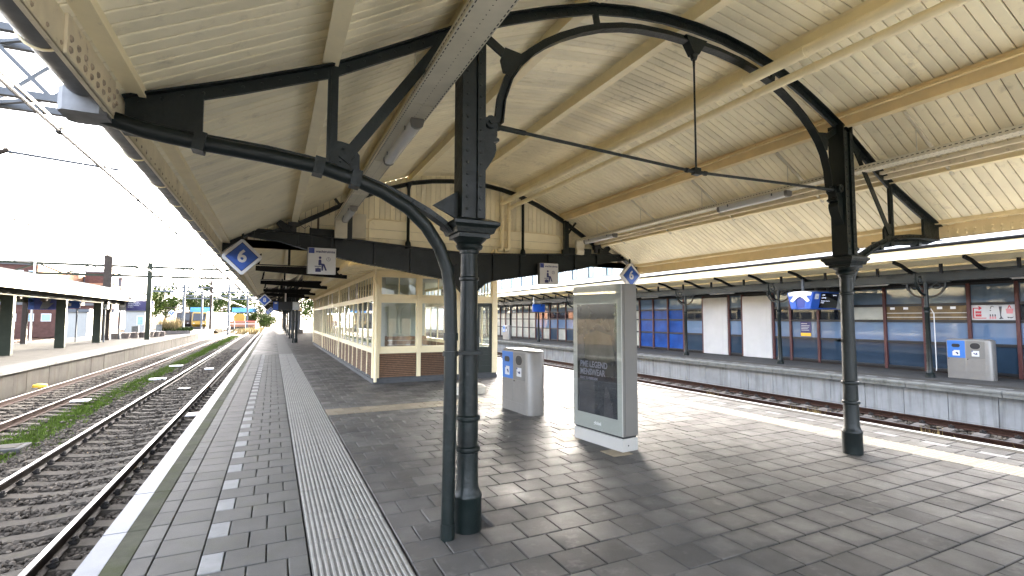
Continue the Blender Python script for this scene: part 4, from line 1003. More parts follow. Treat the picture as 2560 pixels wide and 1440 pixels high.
# front wall
xs = [2.53, 3.62, 4.72, 5.34]
for x, w in ((2.505, .11), (3.62, .11), (4.72, .11), (5.30, .09), (5.88, .14)): post_x(x, w, .145, 2.98)
for z0, z1, d in ((.785, .935, .04), (2.17, 2.33, .045), (2.86, 2.99, .04)):
    b = MB(); b.cbox(WX0, 5.26 if z0 < 1 else WX1, WY0 - d + .004, WY0 + .05, z0, z1, .006); b.build("rail", J, wr)
    if 2 < z0 < 2.5:
        b = MB(); b.cbox(WX0 + .01, WX1 - .01, WY0 - .065, WY0 - .04, 2.235, 2.265, .004); b.build("moulding", J, wr)
def window_x(x0, x1, z0, z1, mull):
    b = MB(); f = .035
    b.box(x0, x0 + f, WY0 - .02, WY0 + .03, z0, z1); b.box(x1 - f, x1, WY0 - .02, WY0 + .03, z0, z1); b.box(x0 + f, x1 - f, WY0 - .02, WY0 + .03, z0, z0 + f); b.box(x0 + f, x1 - f, WY0 - .02, WY0 + .03, z1 - f, z1)
    if mull: xm = (x0 + x1) / 2; b.box(xm - .014, xm + .014, WY0 - .018, WY0 + .028, z0 + f, z1 - f)
    w_ = b.build("window", J, wr); b = MB(); b.box(x0 + f - .005, x1 - f + .005, WY0 + .004, WY0 + .008, z0 + f - .005, z1 - f + .005); b.build("pane", M['glass'], w_)
for x0, x1 in ((2.56, 3.565), (3.675, 4.665), (4.775, 5.255)):
    brick_panel('x', x0, x1, WY0 - .012); window_x(x0, x1, .935, 2.17, False); window_x(x0, x1, 2.33, 2.86, True)
window_x(5.345, 5.81, 2.33, 2.86, True)
# dark green door
b = MB(); b.box(5.345, 5.81, WY0 - .012, WY0 + .03, .15, .90); b.box(5.345, 5.42, WY0 - .01, WY0 + .03, .90, 2.16); b.box(5.735, 5.81, WY0 - .01, WY0 + .03, .90, 2.16); b.box(5.42, 5.735, WY0 - .01, WY0 + .03, 2.06, 2.16)
dr = b.build("door", M['door_green'], wr)
for i in range(4): b = MB(); b.cbox(5.40, 5.755, WY0 - .028, WY0 - .012, .22 + i * .16, .35 + i * .16, .004); b.build("door_slat", M['door_green'], dr)
b = MB(); b.box(5.415, 5.74, WY0 + .004, WY0 + .008, .895, 2.065); b.build("pane", M['glass'], dr)
b = MB(); b.tube([(5.385, WY0 - .05, 1.02), (5.385, WY0 - .05, 1.18)], .012, 6); b.build("handle", M['steel'], dr)
# long side walls
def side_wall(X, s):
    posts = [13.46, 21.1, 28.2, 34.9]
    for y in posts: b = MB(); b.cbox(*sorted((X - s * .06, X + s * .05)), y - .07, y + .07, .145, 2.98, .006); b.build("post", J, wr)
    for z0, z1, d in ((.785, .92, .03), (2.19, 2.34, .04), (2.86, 2.99, .03)):
        b = MB(); b.cbox(*sorted((X - s * d, X + s * .05)), WY0 + .1, WY1, z0, z1, .006); b.build("rail", J, wr)
    b = MB(); b.cbox(*sorted((X - s * .03, X - s * .07)), WY0 + .0, WY1, 2.275, 2.30, .004); b.build("moulding", J, wr)
    for bi in range(3):
        ya, yb = posts[bi] + .08, posts[bi + 1] - .08; n = 8; dy = (yb - ya) / n
        for i in range(n):
            y0, y1 = ya + i * dy, ya + (i + 1) * dy
            if s < 0 or True:
                b = MB(); b.box(*sorted((X - s * .03, X + s * .02)), y0 - .022, y0 + .022, .15, .785); b.box(*sorted((X - s * .03, X + s * .02)), y0 - .026, y0 + .026, .92, 2.19); b.build("mullion", J, wr)
                b = MB(); b.box(*sorted((X - s * .005, X - s * .001)), y0 + .02, y1 - .02, .92, 2.19); b.build("pane", M['glass'], wr)
                brickish = bi > 0 and i in (0, 1, 6, 7) and s > 0
                for hh in range(2):
                    ym = y0 + hh * dy / 2
                    b = MB(); b.box(*sorted((X - s * .02, X + s * .02)), ym - .016, ym + .016, 2.34, 2.86); b.build("mullion", J, wr)
                if i in (3, 5): b = MB(); b.box(*sorted((X - s * .022, X + s * .015)), y0 + .03, y0 + dy / 2 - .03, 2.36, 2.84); b.build("vent_sash", M['door_green'], wr)
        b = MB(); b.box(*sorted((X - s * .004, X - s * .001)), ya, yb, 2.34, 2.86); b.build("pane", M['glass'], wr)
        if s > 0: brick_panel('y', ya, yb, X - .012)
        else: b = MB(); b.box(X - .02, X + .02, ya, yb, .15, .785); b.build("brick_panel", M['brick'], wr)
side_wall(WX0, 1); side_wall(WX1, -1)
b = MB(); b.box(WX0 + .05, WX1 - .05, WY1 - .1, WY1, .14, 2.98); b.build("end_wall", M['cream'], wr)
# overhanging soffit, cornice and boarded fascia
ex0, ex1, ey0 = 1.70, 6.55, 12.72
b = MB(); b.box(ex0 + .02, ex1 - .02, ey0 + .02, WY1, 2.992, 3.02); b.build("soffit", M['cream'], wr)
for y in np.arange(ey0 + .3, WY1, .62):
    b = MB(); b.box(ex0 + .06, WX0 - .06, y - .015, y + .015, 2.968, 2.992); b.build("soffit_batten", J, wr)
b = MB(); b.box(ex0 + .36, ex0 + .40, ey0 + .3, WY1, 2.972, 2.991); b.build("soffit_batten", J, wr)
pr = [(0, 0), (.03, 0), (.035, .02), (.06, .035), (.07, .06), (.075, .075), (.06, .085), (0, .085)]
b = MB(); b.prism([(ex0 - p[0], 2.985 + p[1]) for p in pr], 'y', ey0 - .07, WY1); b.build("cornice", J, wr)
b = MB(); b.prism([(ey0 - p[0], 2.985 + p[1]) for p in pr], 'x', ex0 - .07, ex1 + .07); b.build("cornice", J, wr)
z = 3.075; i = 0
while z < 4.6:
    b = MB(); b.cbox(ex0 - .012, ex0 + .012, ey0 - .012, WY1, z, z + .155, .004); b.build("fascia_board", M['cream_board'], wr); z += .16; i += 1
for z in (3.075, 3.235): b = MB(); b.cbox(ex0 + .013, ex1, ey0 - .012, ey0 + .012, z, z + .155, .004); b.build("fascia_board", M['cream_board'], wr)
b = MB(); b.box(ex0 + .013, ex1, 11.21, WY1, 3.40, 3.43); b.box(ex1 - .02, ex1, ey0, WY1, 3.02, 4.4); b.prism([(ex0 + .02, 3.45), (ex1, 3.45), (ex1, 4.5), (ex0 + .02, 4.5)], 'y', WY1 - .1, WY1); b.build("loft_lining", M['cream'], wr)
b = MB(); b.tube([(2.40, 13.24, 2.99), (2.40, 13.24, 2.80), (2.38, 13.22, 2.74), (2.42, 13.2, 2.66), (2.44, 13.2, 2.60), (2.44, 13.2, .06)], .042, 12); dp = b.build("downpipe", J, wr, 40)
for z in (2.25, 1.9, .35): b = MB(); b.lathe([(.047, z), (.05, z + .01), (.05, z + .04), (.047, z + .05)], 2.44, 13.2, 12); b.build("pipe_collar", J, dp)
# inside
b = MB(); b.box(WX0 + .06, WX1 - .06, WY0 + .06, WY1 - .1, .10, .15); b.build("inside_floor", M['asphalt'], wr)
b = MB(); b.box(WX0 + .06, WX1 - .06, WY0 + .08, WY1 - .1, 2.955, 2.99); b.build("inside_ceiling", M['facade_white'], wr)
b = MB(); b.box(2.6, 4.6, 18.2, 18.3, .15, 2.95); b.box(4.6, 4.7, 16.6, 18.3, .15, 2.95); b.build("partition", M['interior_wall'], wr)
b = MB(); b.box(2.75, 2.95, 14.6, 14.8, .15, 2.95); b.build("inside_pillar", M['white_paint'], wr)
b = MB(); b.box(3.1, 3.75, 18.17, 18.198, 1.05, 1.95); b.build("notice_board", M['sign_white'], wr)
bench = thing("bench", "brown slatted bench inside the waiting room behind the front window", "bench", (3.35, 14.9, .15))
for i in range(3): b = MB(); b.cbox(3.0, 4.35, 14.62 + i * .13, 14.74 + i * .13, .56, .60, .008); b.build("seat_slat", M['wood_bench'], bench)
for i in range(4): b = MB(); b.beam((3.0, 15.04 + i * .03, .72 + i * .13), (4.35, 15.04 + i * .03, .72 + i * .13), .035, .115); b.build("back_slat", M['wood_bench'], bench)
for x in (3.1, 4.25): b = MB(); b.box(x - .03, x + .03, 14.64, 14.7, .15, .56); b.box(x - .03, x + .03, 15.0, 15.06, .15, .75); b.beam((x, 15.06, .6), (x, 15.16, 1.18), .04, .05, (1, 0, 0)); b.build("leg", M['iron'], bench)
b = MB(); b.cbox(3.0, 3.05, 14.6, 15.05, .80, .83, .01); b.build("arm_rest", M['black'], bench)

# ================================================================== litter bins
def make_bin(label):
    """front faces -X, blue half at the far end; local origin at the near front corner"""
    L_, D_, H_ = 1.05, .37, 1.13; r = .15
    t = thing("litter_bin", label, "litter bin", (0, 0, 0), "double recycling bins")
    def plan(i=0.0, n=6):
        P_ = [(i, i), ]
        P_ = []
        P_.append((0 + i, .10)); P_.append((0 + i, L_ - .05))
        for cx, cy_, a0 in ((.05, L_ - .05, 180), (D_ - r, L_ - r, 90), (D_ - r, r, 0), (.10, .10, 270)):
            rr = {(.05, L_ - .05): .05, (.10, .10): .10}.get((cx, cy_), r)
            for k in range(n + 1):
                a = R(a0 - 90 * k / n) if a0 != 180 else R(180 - 90 * k / n)
                P_.append((cx + (rr - i) * math.cos(a), cy_ + (rr - i) * math.sin(a)))
        return P_[2:]
    pl = plan(); n = len(pl)
    b = MB()
    rings = [(0, 0.0), (0, H_ - .03), (.012, H_ - .012), (.03, H_), (.09, H_ + .022)]
    V = []; F = []
    cxm, cym = D_ / 2, L_ / 2
    for ins, z in rings:
        for x, y in pl:
            dx, dy = x - cxm, y - cym; l = math.hypot(dx, dy); V.append((x - dx / l * ins, y - dy / l * ins, z))
    for k in range(len(rings) - 1):
        for i in range(n): j = (i + 1) % n; F.append((k * n + i, k * n + j, k * n + n + j, k * n + n + i))
    F.append(tuple(range((len(rings) - 1) * n, len(rings) * n))); b.add(V, [f[::-1] for f in F])
    b.build("body", M['bin_steel'], t, 35)
    panels = ((.60, 1.02, 'bin_blue', .10, .05, "blue panel"), (.155, .575, 'kiosk_side', .115, .085, None))
    for y0, y1, m_, hw, hh, lb in panels:
        q = MB(); q.cbox(-.006, .004, y0, y1, .60, 1.10, .003); p_ = q.build("front_panel", M[m_], t)
        if lb: p_["label"] = lb + " with a small slot"
        ym = (y0 + y1) / 2; zm = .955
        def slot(e):
            P_ = []
            for cx, cz, a0 in ((ym + hw - hh, zm, -90), (ym - hw + hh, zm, 90)):
                for k in range(9): a = R(a0 + 180 * k / 8); P_.append((cx + (hh + e) * math.cos(a), cz + (hh + e) * math.sin(a)))
            return P_
        q = MB(); q.prism(slot(.016), 'x', -.012, -.006); q.build("slot_rim", M['bin_steel'] if not lb else M[m_], p_)
        q = MB(); q.prism(slot(0), 'x', -.0135, -.0122); q.build("slot", M['black'], p_)
        q = MB(); q.box(-.008, -.0062, ym - .085, ym + .085, .66, .82); st = q.build("sticker", M['sign_white'], p_)
        q = MB(); q.box(-.0095, -.0082, ym + .055, ym + .084, .79, .82); q.build("sticker_corner", M['ns_blue_dark'], st)
        q = MB(); q.prism([(ym - .05, .745), (ym - .02, .77), (ym + .02, .755), (ym - .005, .73), (ym - .03, .69), (ym - .055, .71)] if lb else [(ym - .05, .72), (ym - .03, .77), (ym + .0, .735), (ym + .04, .765), (ym + .045, .73), (ym - .01, .71)], 'x', -.0095, -.0082); q.build("sticker_print", M['sign_text'], st)
        q = MB(); q.cbox(-.0045, .004, y0, y1, .19, .592, .003); q.build("door", M['bin_steel'], t)
        q = MB(); q.tube([(-.012, y1 - .03, .57), (-.004, y1 - .03, .57)], .014, 8); q.build("lock", M['steel_dark'], t)
    b = MB(); b.cbox(-.0035, .004, .155, .36, .02, .18, .003); b.build("service_hatch", M['bin_steel'], t)
    b = MB(); b.cbox(-.0035, .004, .365, 1.02, .02, .18, .003); b.build("kick_panel", M['bin_steel'], t)
    return t
bin1 = make_bin("steel double bin with blue and grey fronts beside the kiosk")
bin1.location = (4.115, 7.77, 0); bin1.rotation_euler = (0, 0, R(3.5))
copy_tree(bin1, None, (18.15, 6.62, 0), R(0), "steel double bin in front of the shop windows on the opposite platform")
copy_tree(bin1, None, (17.2, 36.2, 0), R(0), "distant bin beside a column on the opposite platform")

# ================================================================== advertising kiosk
k = thing("advertising_kiosk", "grey digital advertising kiosk with dark poster screen", "kiosk", (0, 0, 0))
L_, D_, H_ = .985, .28, 2.19
b = MB(); b.box(.012, D_ - .004, 0.004, L_ - .004, .19, H_); b.build("housing", M['kiosk_side'], k)
b = MB(); b.cbox(0.0, D_, 0, L_, 0, .165, .004); b.build("plinth", M['kiosk_grey'], k)
b = MB(); b.box(.02, D_ - .02, .012, L_ - .012, .166, .19); b.build("shadow_gap", M['black'], k)
b = MB(); b.cbox(.05, D_ - .03, -.004, .0035, .20, H_ - .002, .002); b.build("side_panel", M['kiosk_side'], k)
sy0, sy1, sz0, sz1 = .085, .90, .40, 1.93
b = MB(); f = -.004
b.box(f, .0115, 0.0, sy0, .195, H_); b.box(f, .0115, sy1, L_, .195, H_); b.box(f, .0115, sy0, sy1, .195, sz0); b.box(f, .0115, sy0, sy1, sz1, H_); b.build("front_bezel", M['kiosk_grey'], k)
mat('ad_dark', (0.016, 0.018, 0.026), 0.25, var=0.25, scale=5); mat('ad_mid', (0.045, 0.042, 0.05), 0.25, var=0.2, scale=9); mat('ad_brown', (0.05, 0.044, 0.036), 0.25, var=0.4, scale=6); mat('ad_text', (0.17, 0.17, 0.23), 0.3, var=0)
b = MB(); b.box(.0, .0115, sy0, sy1, sz0, sz1); sc = b.build("screen", M['ad_dark'], k)
def flat(name, poly, m_, par, e=.001): b = MB(); b.prism([(p[0], p[1]) for p in poly], 'x', -.001 - e, -.0002 - e); return b.build(name, M[m_], par)
Y = lambda u: sy1 - u * (sy1 - sy0)     # u runs left to right as seen from the front
Z = lambda v: sz0 + v * (sz1 - sz0)
flat("poster_figure", [(Y(.0), Z(.46)), (Y(.0), Z(.70)), (Y(.16), Z(.72)), (Y(.2), Z(.5))], 'ad_mid', sc)
flat("poster_figure", [(Y(.2), Z(.50)), (Y(.22), Z(.72)), (Y(.5), Z(.76)), (Y(.85), Z(.72)), (Y(.95), Z(.5)), (Y(.6), Z(.45))], 'ad_brown', sc)
flat("poster_figure", [(Y(.05), Z(.0)), (Y(.07), Z(.28)), (Y(.45), Z(.30)), (Y(.45), Z(.0))], 'ad_mid', sc)
flat("poster_figure", [(Y(.67), Z(.0)), (Y(.70), Z(.24)), (Y(.73), Z(.27)), (Y(.80), Z(.22)), (Y(.90), Z(.05)), (Y(.90), Z(.0))], 'ad_mid', sc)
for txt, v, sz, bo in (("PME LEGEND", .445, .118, .003), ("MENSWEAR", .375, .118, .003), ("BUILT TO PERFORM", .318, .05, .0008)):
    text_part("lettering", txt, sz, M['ad_text'], sc, (-.0035, Y(.08), Z(v)), '-x', 'LEFT', bo, sx=.82)
b = MB(); b.box(-.010, -.006, .0, L_, .195, H_); b.build("front_glass", M['glass'], k)
b = MB(); b.box(-.0055, -.0045, sy0 - .003, sy1 + .003, sz1, H_ - .01); b.build("head_panel", M['kiosk_grey'], k)
text_part("lettering", "global", .062, M['white_paint'], k, (-.0112, .47, .29), '-x', bold=.0012)
b = MB(); b.tube([(.10, -.003, .075), (.10, .004, .075)], .010, 8); b.build("lock", M['black'], k)
b = MB(); b.cbox(D_, D_ + .012, .01, L_ - .01, .2, H_ - .01, .003); b.build("rear_panel", M['kiosk_side'], k)
k.location = (4.115, 5.20, 0); k.rotation_euler = (0, 0, R(6.2))
# ================================================================== opposite (right) side: shop front, canopy, building
FX = 19.4
shop = thing("station_shop_front", "long shop front of blue glass with red posts on the opposite platform", "shop front", (FX + .2, 14, 0))
TR = [.10, .95, 1.66, 2.20, 2.83]
mull = [14.20 + 1.17 * 0]
ys = [2.9, 4.08, 5.26, 6.45, 7.56, 8.73, 9.9, 11.08, 12.26, 13.42, 14.2]
ysL = [18.05, 19.35, 20.5, 21.65] + [22.8 + 1.16 * i for i in range(22)]
narrow = [15.75, 16.5]
def bay(y0, y1, mats):
    for r in range(4):
        b = MB(); b.box(FX + .02, FX + .03, y0 + .03, y1 - .03, TR[r] + .02, TR[r + 1] - .02); b.build("pane", M[mats[3 - r]], shop)
def post(y):
    b = MB(); b.cbox(FX - .06, FX + .06, y - .045, y + .045, .02, 2.83, .008); b.build("red_post", M['mullion_red'], shop)
def transoms(y0, y1):
    for z in TR: b = MB(); b.box(FX - .03, FX + .05, y0 + .045, y1 - .045, z - .042, z + .042); b.build("transom", M['mullion_dark'], shop)
for y in ys + [15.75, 16.5] + ysL: post(y)
for i, (y0, y1) in enumerate(zip(ys, ys[1:])):
    row2 = 'clear_dark'
    if 6.4 < y0 < 6.5: row2 = 'sign_white'
    if 7.5 < y0 < 9.8: row2 = 'shop_gold'
    if 9.8 < y0 < 11.0: row2 = 'film_pale'
    bay(y0, y1, ('film_upper', row2, 'film_mid', 'film_low')); transoms(y0, y1)
bay(15.75, 16.5, ('film_upper', 'clear_dark', 'film_mid', 'film_low')); transoms(15.75, 16.5)
for i, (y0, y1) in enumerate(zip(ysL, ysL[1:])):
    if i < 1: m_ = ('film_upper', 'clear_dark', 'film_mid', 'film_low')
    elif i < 4: m_ = ('film_mid', 'film_deep', 'film_deep', 'film_deep')
    elif i < 9: m_ = ('film_upper', 'film_pale', 'film_pale', 'film_pale')
    elif i < 15: m_ = ('film_upper', 'clear_dark', 'film_mid', 'film_pale' if i % 2 else 'film_low')
    else: m_ = ('film_upper', 'film_pale', 'film_pale', 'film_pale')
    bay(y0, y1, m_); transoms(y0, y1)
for y0, y1 in ((14.25, 15.70), (16.55, 18.0)):
    b = MB(); b.cbox(FX - .09, FX + .02, y0, y1, .03, 2.74, .012); b.build("white_panel", M['white_wall'], shop)
b = MB(); b.box(FX - .03, FX + .1, -14, 14.24, 0, .075); b.box(FX - .03, FX + .1, 15.71, 16.54, 0, .075); b.box(FX - .03, FX + .1, 18.01, 60, 0, .075); b.build("plinth", M['mortar_dark'], shop)
b = MB(); b.box(FX + .035, FX + .08, -14, 60, .08, 3.2); b.build("inside_blind", M['black'], shop)
b = MB(); b.box(FX - .05, FX + .08, -14, 60, 2.856, 3.2); b.build("head_board", M['iron_dark'], shop)  # shade under the canopy is put into its near-black colour
for y in (-1, .5, 1.7): post(y)
for y0, y1 in ((-1, .5), (.5, 1.7), (1.7, 2.9)): bay(y0, y1, ('film_upper', 'clear_dark', 'film_mid', 'film_low'))
# shelf rails inside the golden windows
for z in (1.78, 1.92): b = MB(); b.box(FX + .012, FX + .018, 7.62, 9.85, z, z + .018); b.build("shelf_rail", M['white_paint'], shop)
for y in (7.9, 8.25, 8.6, 9.2, 9.6): b = MB(); b.box(FX + .012, FX + .018, y, y + .14, 2.05, 2.13); b.build("ceiling_light", M['tube_lamp'], shop)

# shop banner with arrow and goods
bn = thing("shop_banner", "white shop banner with red arrow, handbag and stocking in the window", "banner", (FX - .005, 7.0, 1.70))
y0, y1, z0, z1 = 6.50, 7.51, 1.69, 2.175; xf = FX + .014
b = MB(); b.box(xf, xf + .004, y0, y1, z0, z1); b.build("sheet", M['sign_white'], bn)
U = lambda u: y1 - u * (y1 - y0); V = lambda v: z0 + v * (z1 - z0)
def fl(name, poly, m_, e=.002): b = MB(); b.prism([(U(u), V(v)) for u, v in poly], 'x', xf - e - .0015, xf - e); return b.build(name, M[m_], bn)
fl("arrow", [(.03, .12), (.34, .12), (.34, .17), (.06, .17), (.06, .74), (.18, .74), (.15, .66), (.19, .66), (.25, .77), (.19, .88), (.15, .88), (.18, .80), (.03, .80)], 'red_print')
fl("logo_box", [(.09, .24), (.23, .24), (.23, .58), (.09, .58)], 'red_print')
text_part("lettering", "HEMA", .062, M['sign_white'], bn, (xf - .0045, U(.16), V(.41)), '-x', bold=.001)
for i in range(3):
    u = .41 + i * .055; fl("polish_bottle", [(u, .10), (u + .045, .10), (u + .04, .24), (u + .005, .24)], 'pink_print'); fl("polish_cap", [(u + .008, .245), (u + .036, .245), (u + .036, .38), (u + .008, .38)], 'dark_print')
fl("earring", [(.43, .72), (.46, .72), (.46, .80), (.49, .86), (.52, .80), (.52, .86), (.49, .90), (.44, .86)], 'kiosk_side'); fl("earring", [(.42, .6), (.45, .58), (.46, .64), (.43, .66)], 'dark_print')
fl("stocking", [(.63, .86), (.70, .86), (.69, .6), (.675, .35), (.69, .2), (.73, .12), (.64, .08), (.63, .12), (.655, .2), (.65, .45)], 'dark_print')
fl("handbag", [(.80, .42), (.93, .42), (.95, .72), (.78, .72)], 'pink_print'); fl("handbag_handle", [(.82, .73), (.84, .73), (.865, .86), (.89, .73), (.91, .73), (.88, .92), (.85, .92)], 'red_print')
fl("sunglasses", [(.80, .22), (.83, .14), (.86, .17), (.88, .13), (.92, .15), (.95, .24), (.91, .20), (.87, .20), (.84, .22)], 'dark_print')
# poster on the pane
po = thing("poster", "navy notice with yellow foot stuck to the shop window", "poster", (FX, 12.0, 1.05))
b = MB(); b.box(FX + .008, FX + .012, 12.58, 13.02, 1.02, 1.64); b.build("sheet", M['poster_navy'], po)
b = MB(); b.box(FX + .005, FX + .0075, 12.59, 13.01, 1.03, 1.16); b.build("yellow_foot", M['yellow'], po)
for z, w in ((1.52, .26), (1.44, .36), (1.38, .34), (1.32, .30), (1.26, .34)): b = MB(); b.box(FX + .0055, FX + .0075, 13.0 - w, 12.99, z, z + .02); b.build("text_line", M['sign_white'], po)

# ------------------------------------------------------------------ opposite canopy
oc = thing("opposite_canopy", "low cream canopy with black rafters over the opposite platform", "canopy roof", (17.8, 15, 3.0))
b = MB(); b.box(16.24, 16.28, -14, 62, 3.43, 3.70); b.build("fascia_board", M['cream'], oc)
b = MB(); b.tube([(16.20, -14, 3.735), (16.20, 62, 3.735)], .045, 8); b.build("gutter", M['iron_dark'], oc, 40)
b = MB(); b.prism([(16.26, 3.70), (16.45, 3.93), (19.9, 4.1), (19.9, 3.98), (16.32, 3.68)], 'y', -14, 62); b.build("roof_sheet", M['white_paint'], oc)
for xa, za, xb, zb in ((16.285, 3.50, 16.95, 3.47), (16.955, 3.43, 17.7, 3.32), (17.71, 3.30, 19.4, 3.22)):
    b = MB(); b.prism([(xa, za), (xb, zb), (xb, zb + .02), (xa, za + .02)], 'y', -14, 62); b.build("soffit_board", M['cream_board'], oc)
for x, z in ((16.95, 3.43), (17.68, 3.27)): b = MB(); b.box(x - .03, x + .03, -14, 62, z, z + .06); b.build("purlin", M['cream'], oc)
for i in range(38):
    y = 1.5 + i * 1.65 - 1.65 * 2 + .03
    b = MB(); b.ribbon([(16.50, 3.44), (16.9, 3.36), (17.2, 3.25), (17.45, 3.17), (17.75, 3.15)], .085, .07, y); b.build("rafter", M['iron_dark'], oc)
    b = MB(); b.box(17.2, 17.26, y + .79, y + .86, 3.05, 3.32); b.build("hook", M['iron_dark'], oc)
b = MB(); b.box(17.56, 17.66, -14, 62, 2.86, 3.10); b.box(17.5, 17.72, -14, 62, 3.10, 3.13); b.box(17.52, 17.70, -14, 62, 2.84, 2.86); b.build("edge_beam", M['iron'], oc)
def opp_column():
    t = thing("canopy_column", "slender black iron column with scrolled brackets on the opposite platform", "column", (0, 0, 0), "opposite canopy columns")
    I = M['iron']; b = MB(); b.lathe([(.13, 0), (.13, .08), (.11, .10), (.115, .13), (.09, .17), (.075, .22), (.07, .6), (.06, 1.9), (.075, 1.92), (.075, 1.95), (.06, 1.98), (.09, 2.04), (.10, 2.06), (.065, 2.08), (.055, 2.3), (.055, 2.86)], 0, 0, 14); b.build("shaft", I, t, 40)
    for s in (-1, 1):
        b = MB(); P_ = [(s * (.06 + .42 * math.sin(R(a))), 2.38 + .40 * (1 - math.cos(R(a)))) for a in range(0, 91, 10)]
        for (a, za), (c, zc) in zip(P_, P_[1:]): b.beam((0, a, za), (0, c, zc), .05, .045, (1, 0, 0))
        b.tube([(0, s * (.27 + .09 * math.cos(R(a))), 2.70 + .075 * math.sin(R(a))) for a in range(0, 361, 30)], .016, 5)
        b.beam((0, s * .06, 2.62), (0, s * .25, 2.80), .03, .03, (1, 0, 0)); b.tube([(0, s * .48, 2.80), (0, s * .48, 2.70), (0, s * .48, 2.66), (0, s * .48, 2.60)], [.02, .035, .03, .008], 8); b.build("bracket", I, t)
        b = MB(); b.box(-.04, .04, *sorted((s * .05, s * .62)), 2.80, 2.838); b.build("bracket_head", I, t)
    b = MB(); P_ = [(-.06 - .55 * math.sin(R(a)), 2.45 + .62 * (1 - math.cos(R(a)))) for a in range(0, 91, 10)]
    for (a, za), (c, zc) in zip(P_, P_[1:]): b.beam((a, 0, za), (c, 0, zc), .05, .05, (0, 1, 0))
    b.tube([(-.32 + .10 * math.cos(R(a)), 0, 2.90 + .09 * math.sin(R(a))) for a in range(0, 361, 30)], .016, 5); b.build("bracket", I, t)
    return t
oc0 = opp_column(); oc0.location = (17.61, 3.06, 0); oc0["label"] = "iron column at the near end of the opposite platform"
names = ["second", "third", "fourth", "fifth", "sixth", "seventh", "eighth", "ninth", "tenth"]
for i in range(1, 10):
    copy_tree(oc0, None, (17.61, 3.06 + 4.8 * i, 0), None, {1: "black iron column behind the steel bin on the opposite platform", 2: "black iron column left of the blue departure display", 3: "black iron column beside the white wall panels"}.get(i, "%s black iron column from the right on the opposite platform" % names[i - 1]))
b = MB(); b.tube([(17.68, 7.80, 2.05), (17.72, 7.74, 1.9), (17.72, 7.74, .3), (17.7, 7.74, .2)], .012, 6); tag(b.build("white_conduit", M['white_paint']), "white cable conduit running down the column by the steel bin", "conduit")
for i, (ya, yb) in enumerate(((4.9, 6.3), (9.35, 10.5), (15.5, 16.9), (20.4, 21.7), (25.4, 26.8), (30.2, 31.6), (35, 36.4))):
    t = thing("tube_lamp", "white tube lamp under the opposite canopy, %s from the right" % ("first", "second", "third", "fourth", "fifth", "sixth", "seventh")[i], "lamp", (18.6, ya, 2.85), "tube lamps under the opposite canopy")
    b = MB(); b.cbox(18.55, 18.65, ya, yb, 2.88, 2.95, .01); b.build("housing", M['tube_lamp'], t); b = MB(); b.tube([(18.6, ya + .03, 2.865), (18.6, yb - .03, 2.865)], .016, 8); b.build("tube", M['white_paint'], t)
    for yy in (ya + .2, yb - .2): b = MB(); b.box(18.59, 18.61, yy, yy + .02, 2.95, 3.22); b.build("hanger", M['steel'], t)

# ------------------------------------------------------------------ departure display
ds = thing("departure_display", "blue departure display with white clock hanging over the opposite platform", "display", (17.9, 11.4, 2.05))
yc, zt, zb = 11.37, 2.68, 2.07
b = MB(); b.prism([(yc - .50, zt), (yc + .50, zt), (yc + .36, zb), (yc - .36, zb)], 'x', 17.02, 19.0); b.build("housing", M['ns_blue'], ds)
b = MB(); b.prism([(yc - .50, zt), (yc + .50, zt), (yc + .44, zt + .03), (yc - .44, zt + .03)], 'x', 17.0, 19.0); b.build("lid", M['steel'], ds)
for s in (-1, 1):
    b = MB(); b.prism([(yc + s * .49, zt - .03), (yc + s * .20, zt - .10), (yc + s * .14, zb + .02), (yc + s * .355, zb + .02)], 'x', 16.985, 17.02); b.build("end_fin", M['bin_blue'] if 0 else M['ns_blue'], ds)
b = MB(); b.prism([(yc - .13, zb + .05), (yc + .13, zb + .05), (yc + .17, zt - .2), (yc - .17, zt - .2)], 'x', 17.0, 17.019); b.build("end_recess", M['ns_blue_dark'], ds)
st = [(-.44, -.02), (-.2, .03), (.2, .03), (.44, -.02), (.40, -.13), (.22, -.13), (.36, -.31), (.27, -.36), (.12, -.22), (0, -.16), (-.12, -.22), (-.27, -.36), (-.36, -.31), (-.22, -.13), (-.40, -.13)]
b = MB(); b.prism([(yc + p[0], zt + p[1]) for p in st], 'x', 16.955, 16.984); b.build("star_bracket", M['white_paint'], ds)
b = MB(); b.tube([(16.935, yc, zt - .07), (16.954, yc, zt - .07)], .055, 14); b.build("bracket_boss", M['white_paint'], ds)
tl = math.atan2(.14, .61)
def on_face(name, x0, x1, v0, v1, m_, e):    # face towards the camera, v measured down from the top edge
    b = MB(); P_ = []
    def pt(x, v, e_): return (x, yc - .50 + .14 * v - e_, zt - .61 * v - e_ * .23)
    vs = [pt(x0, v1, e), pt(x1, v1, e), pt(x1, v0, e), pt(x0, v0, e), pt(x0, v1, e + .002), pt(x1, v1, e + .002), pt(x1, v0, e + .002), pt(x0, v0, e + .002)]
    b.add(vs, [f for f in MB.BF]); return b.build(name, M[m_], ds)
on_face("screen", 17.42, 18.45, .06, .92, 'black_gloss', .002); on_face("number_plate", 17.1, 17.32, .12, .42, 'sign_white', .002); on_face("clock_panel", 18.46, 18.98, .03, .97, 'facade_shade', .002)
for txt, sz, x, v, al in (("1", .16, 17.21, .27, 'CENTER'), ): text_part("lettering", txt, sz, M['sign_text'], ds, (x, yc - .50 + .14 * v - .008, zt - .61 * v), '-y', al, .003)
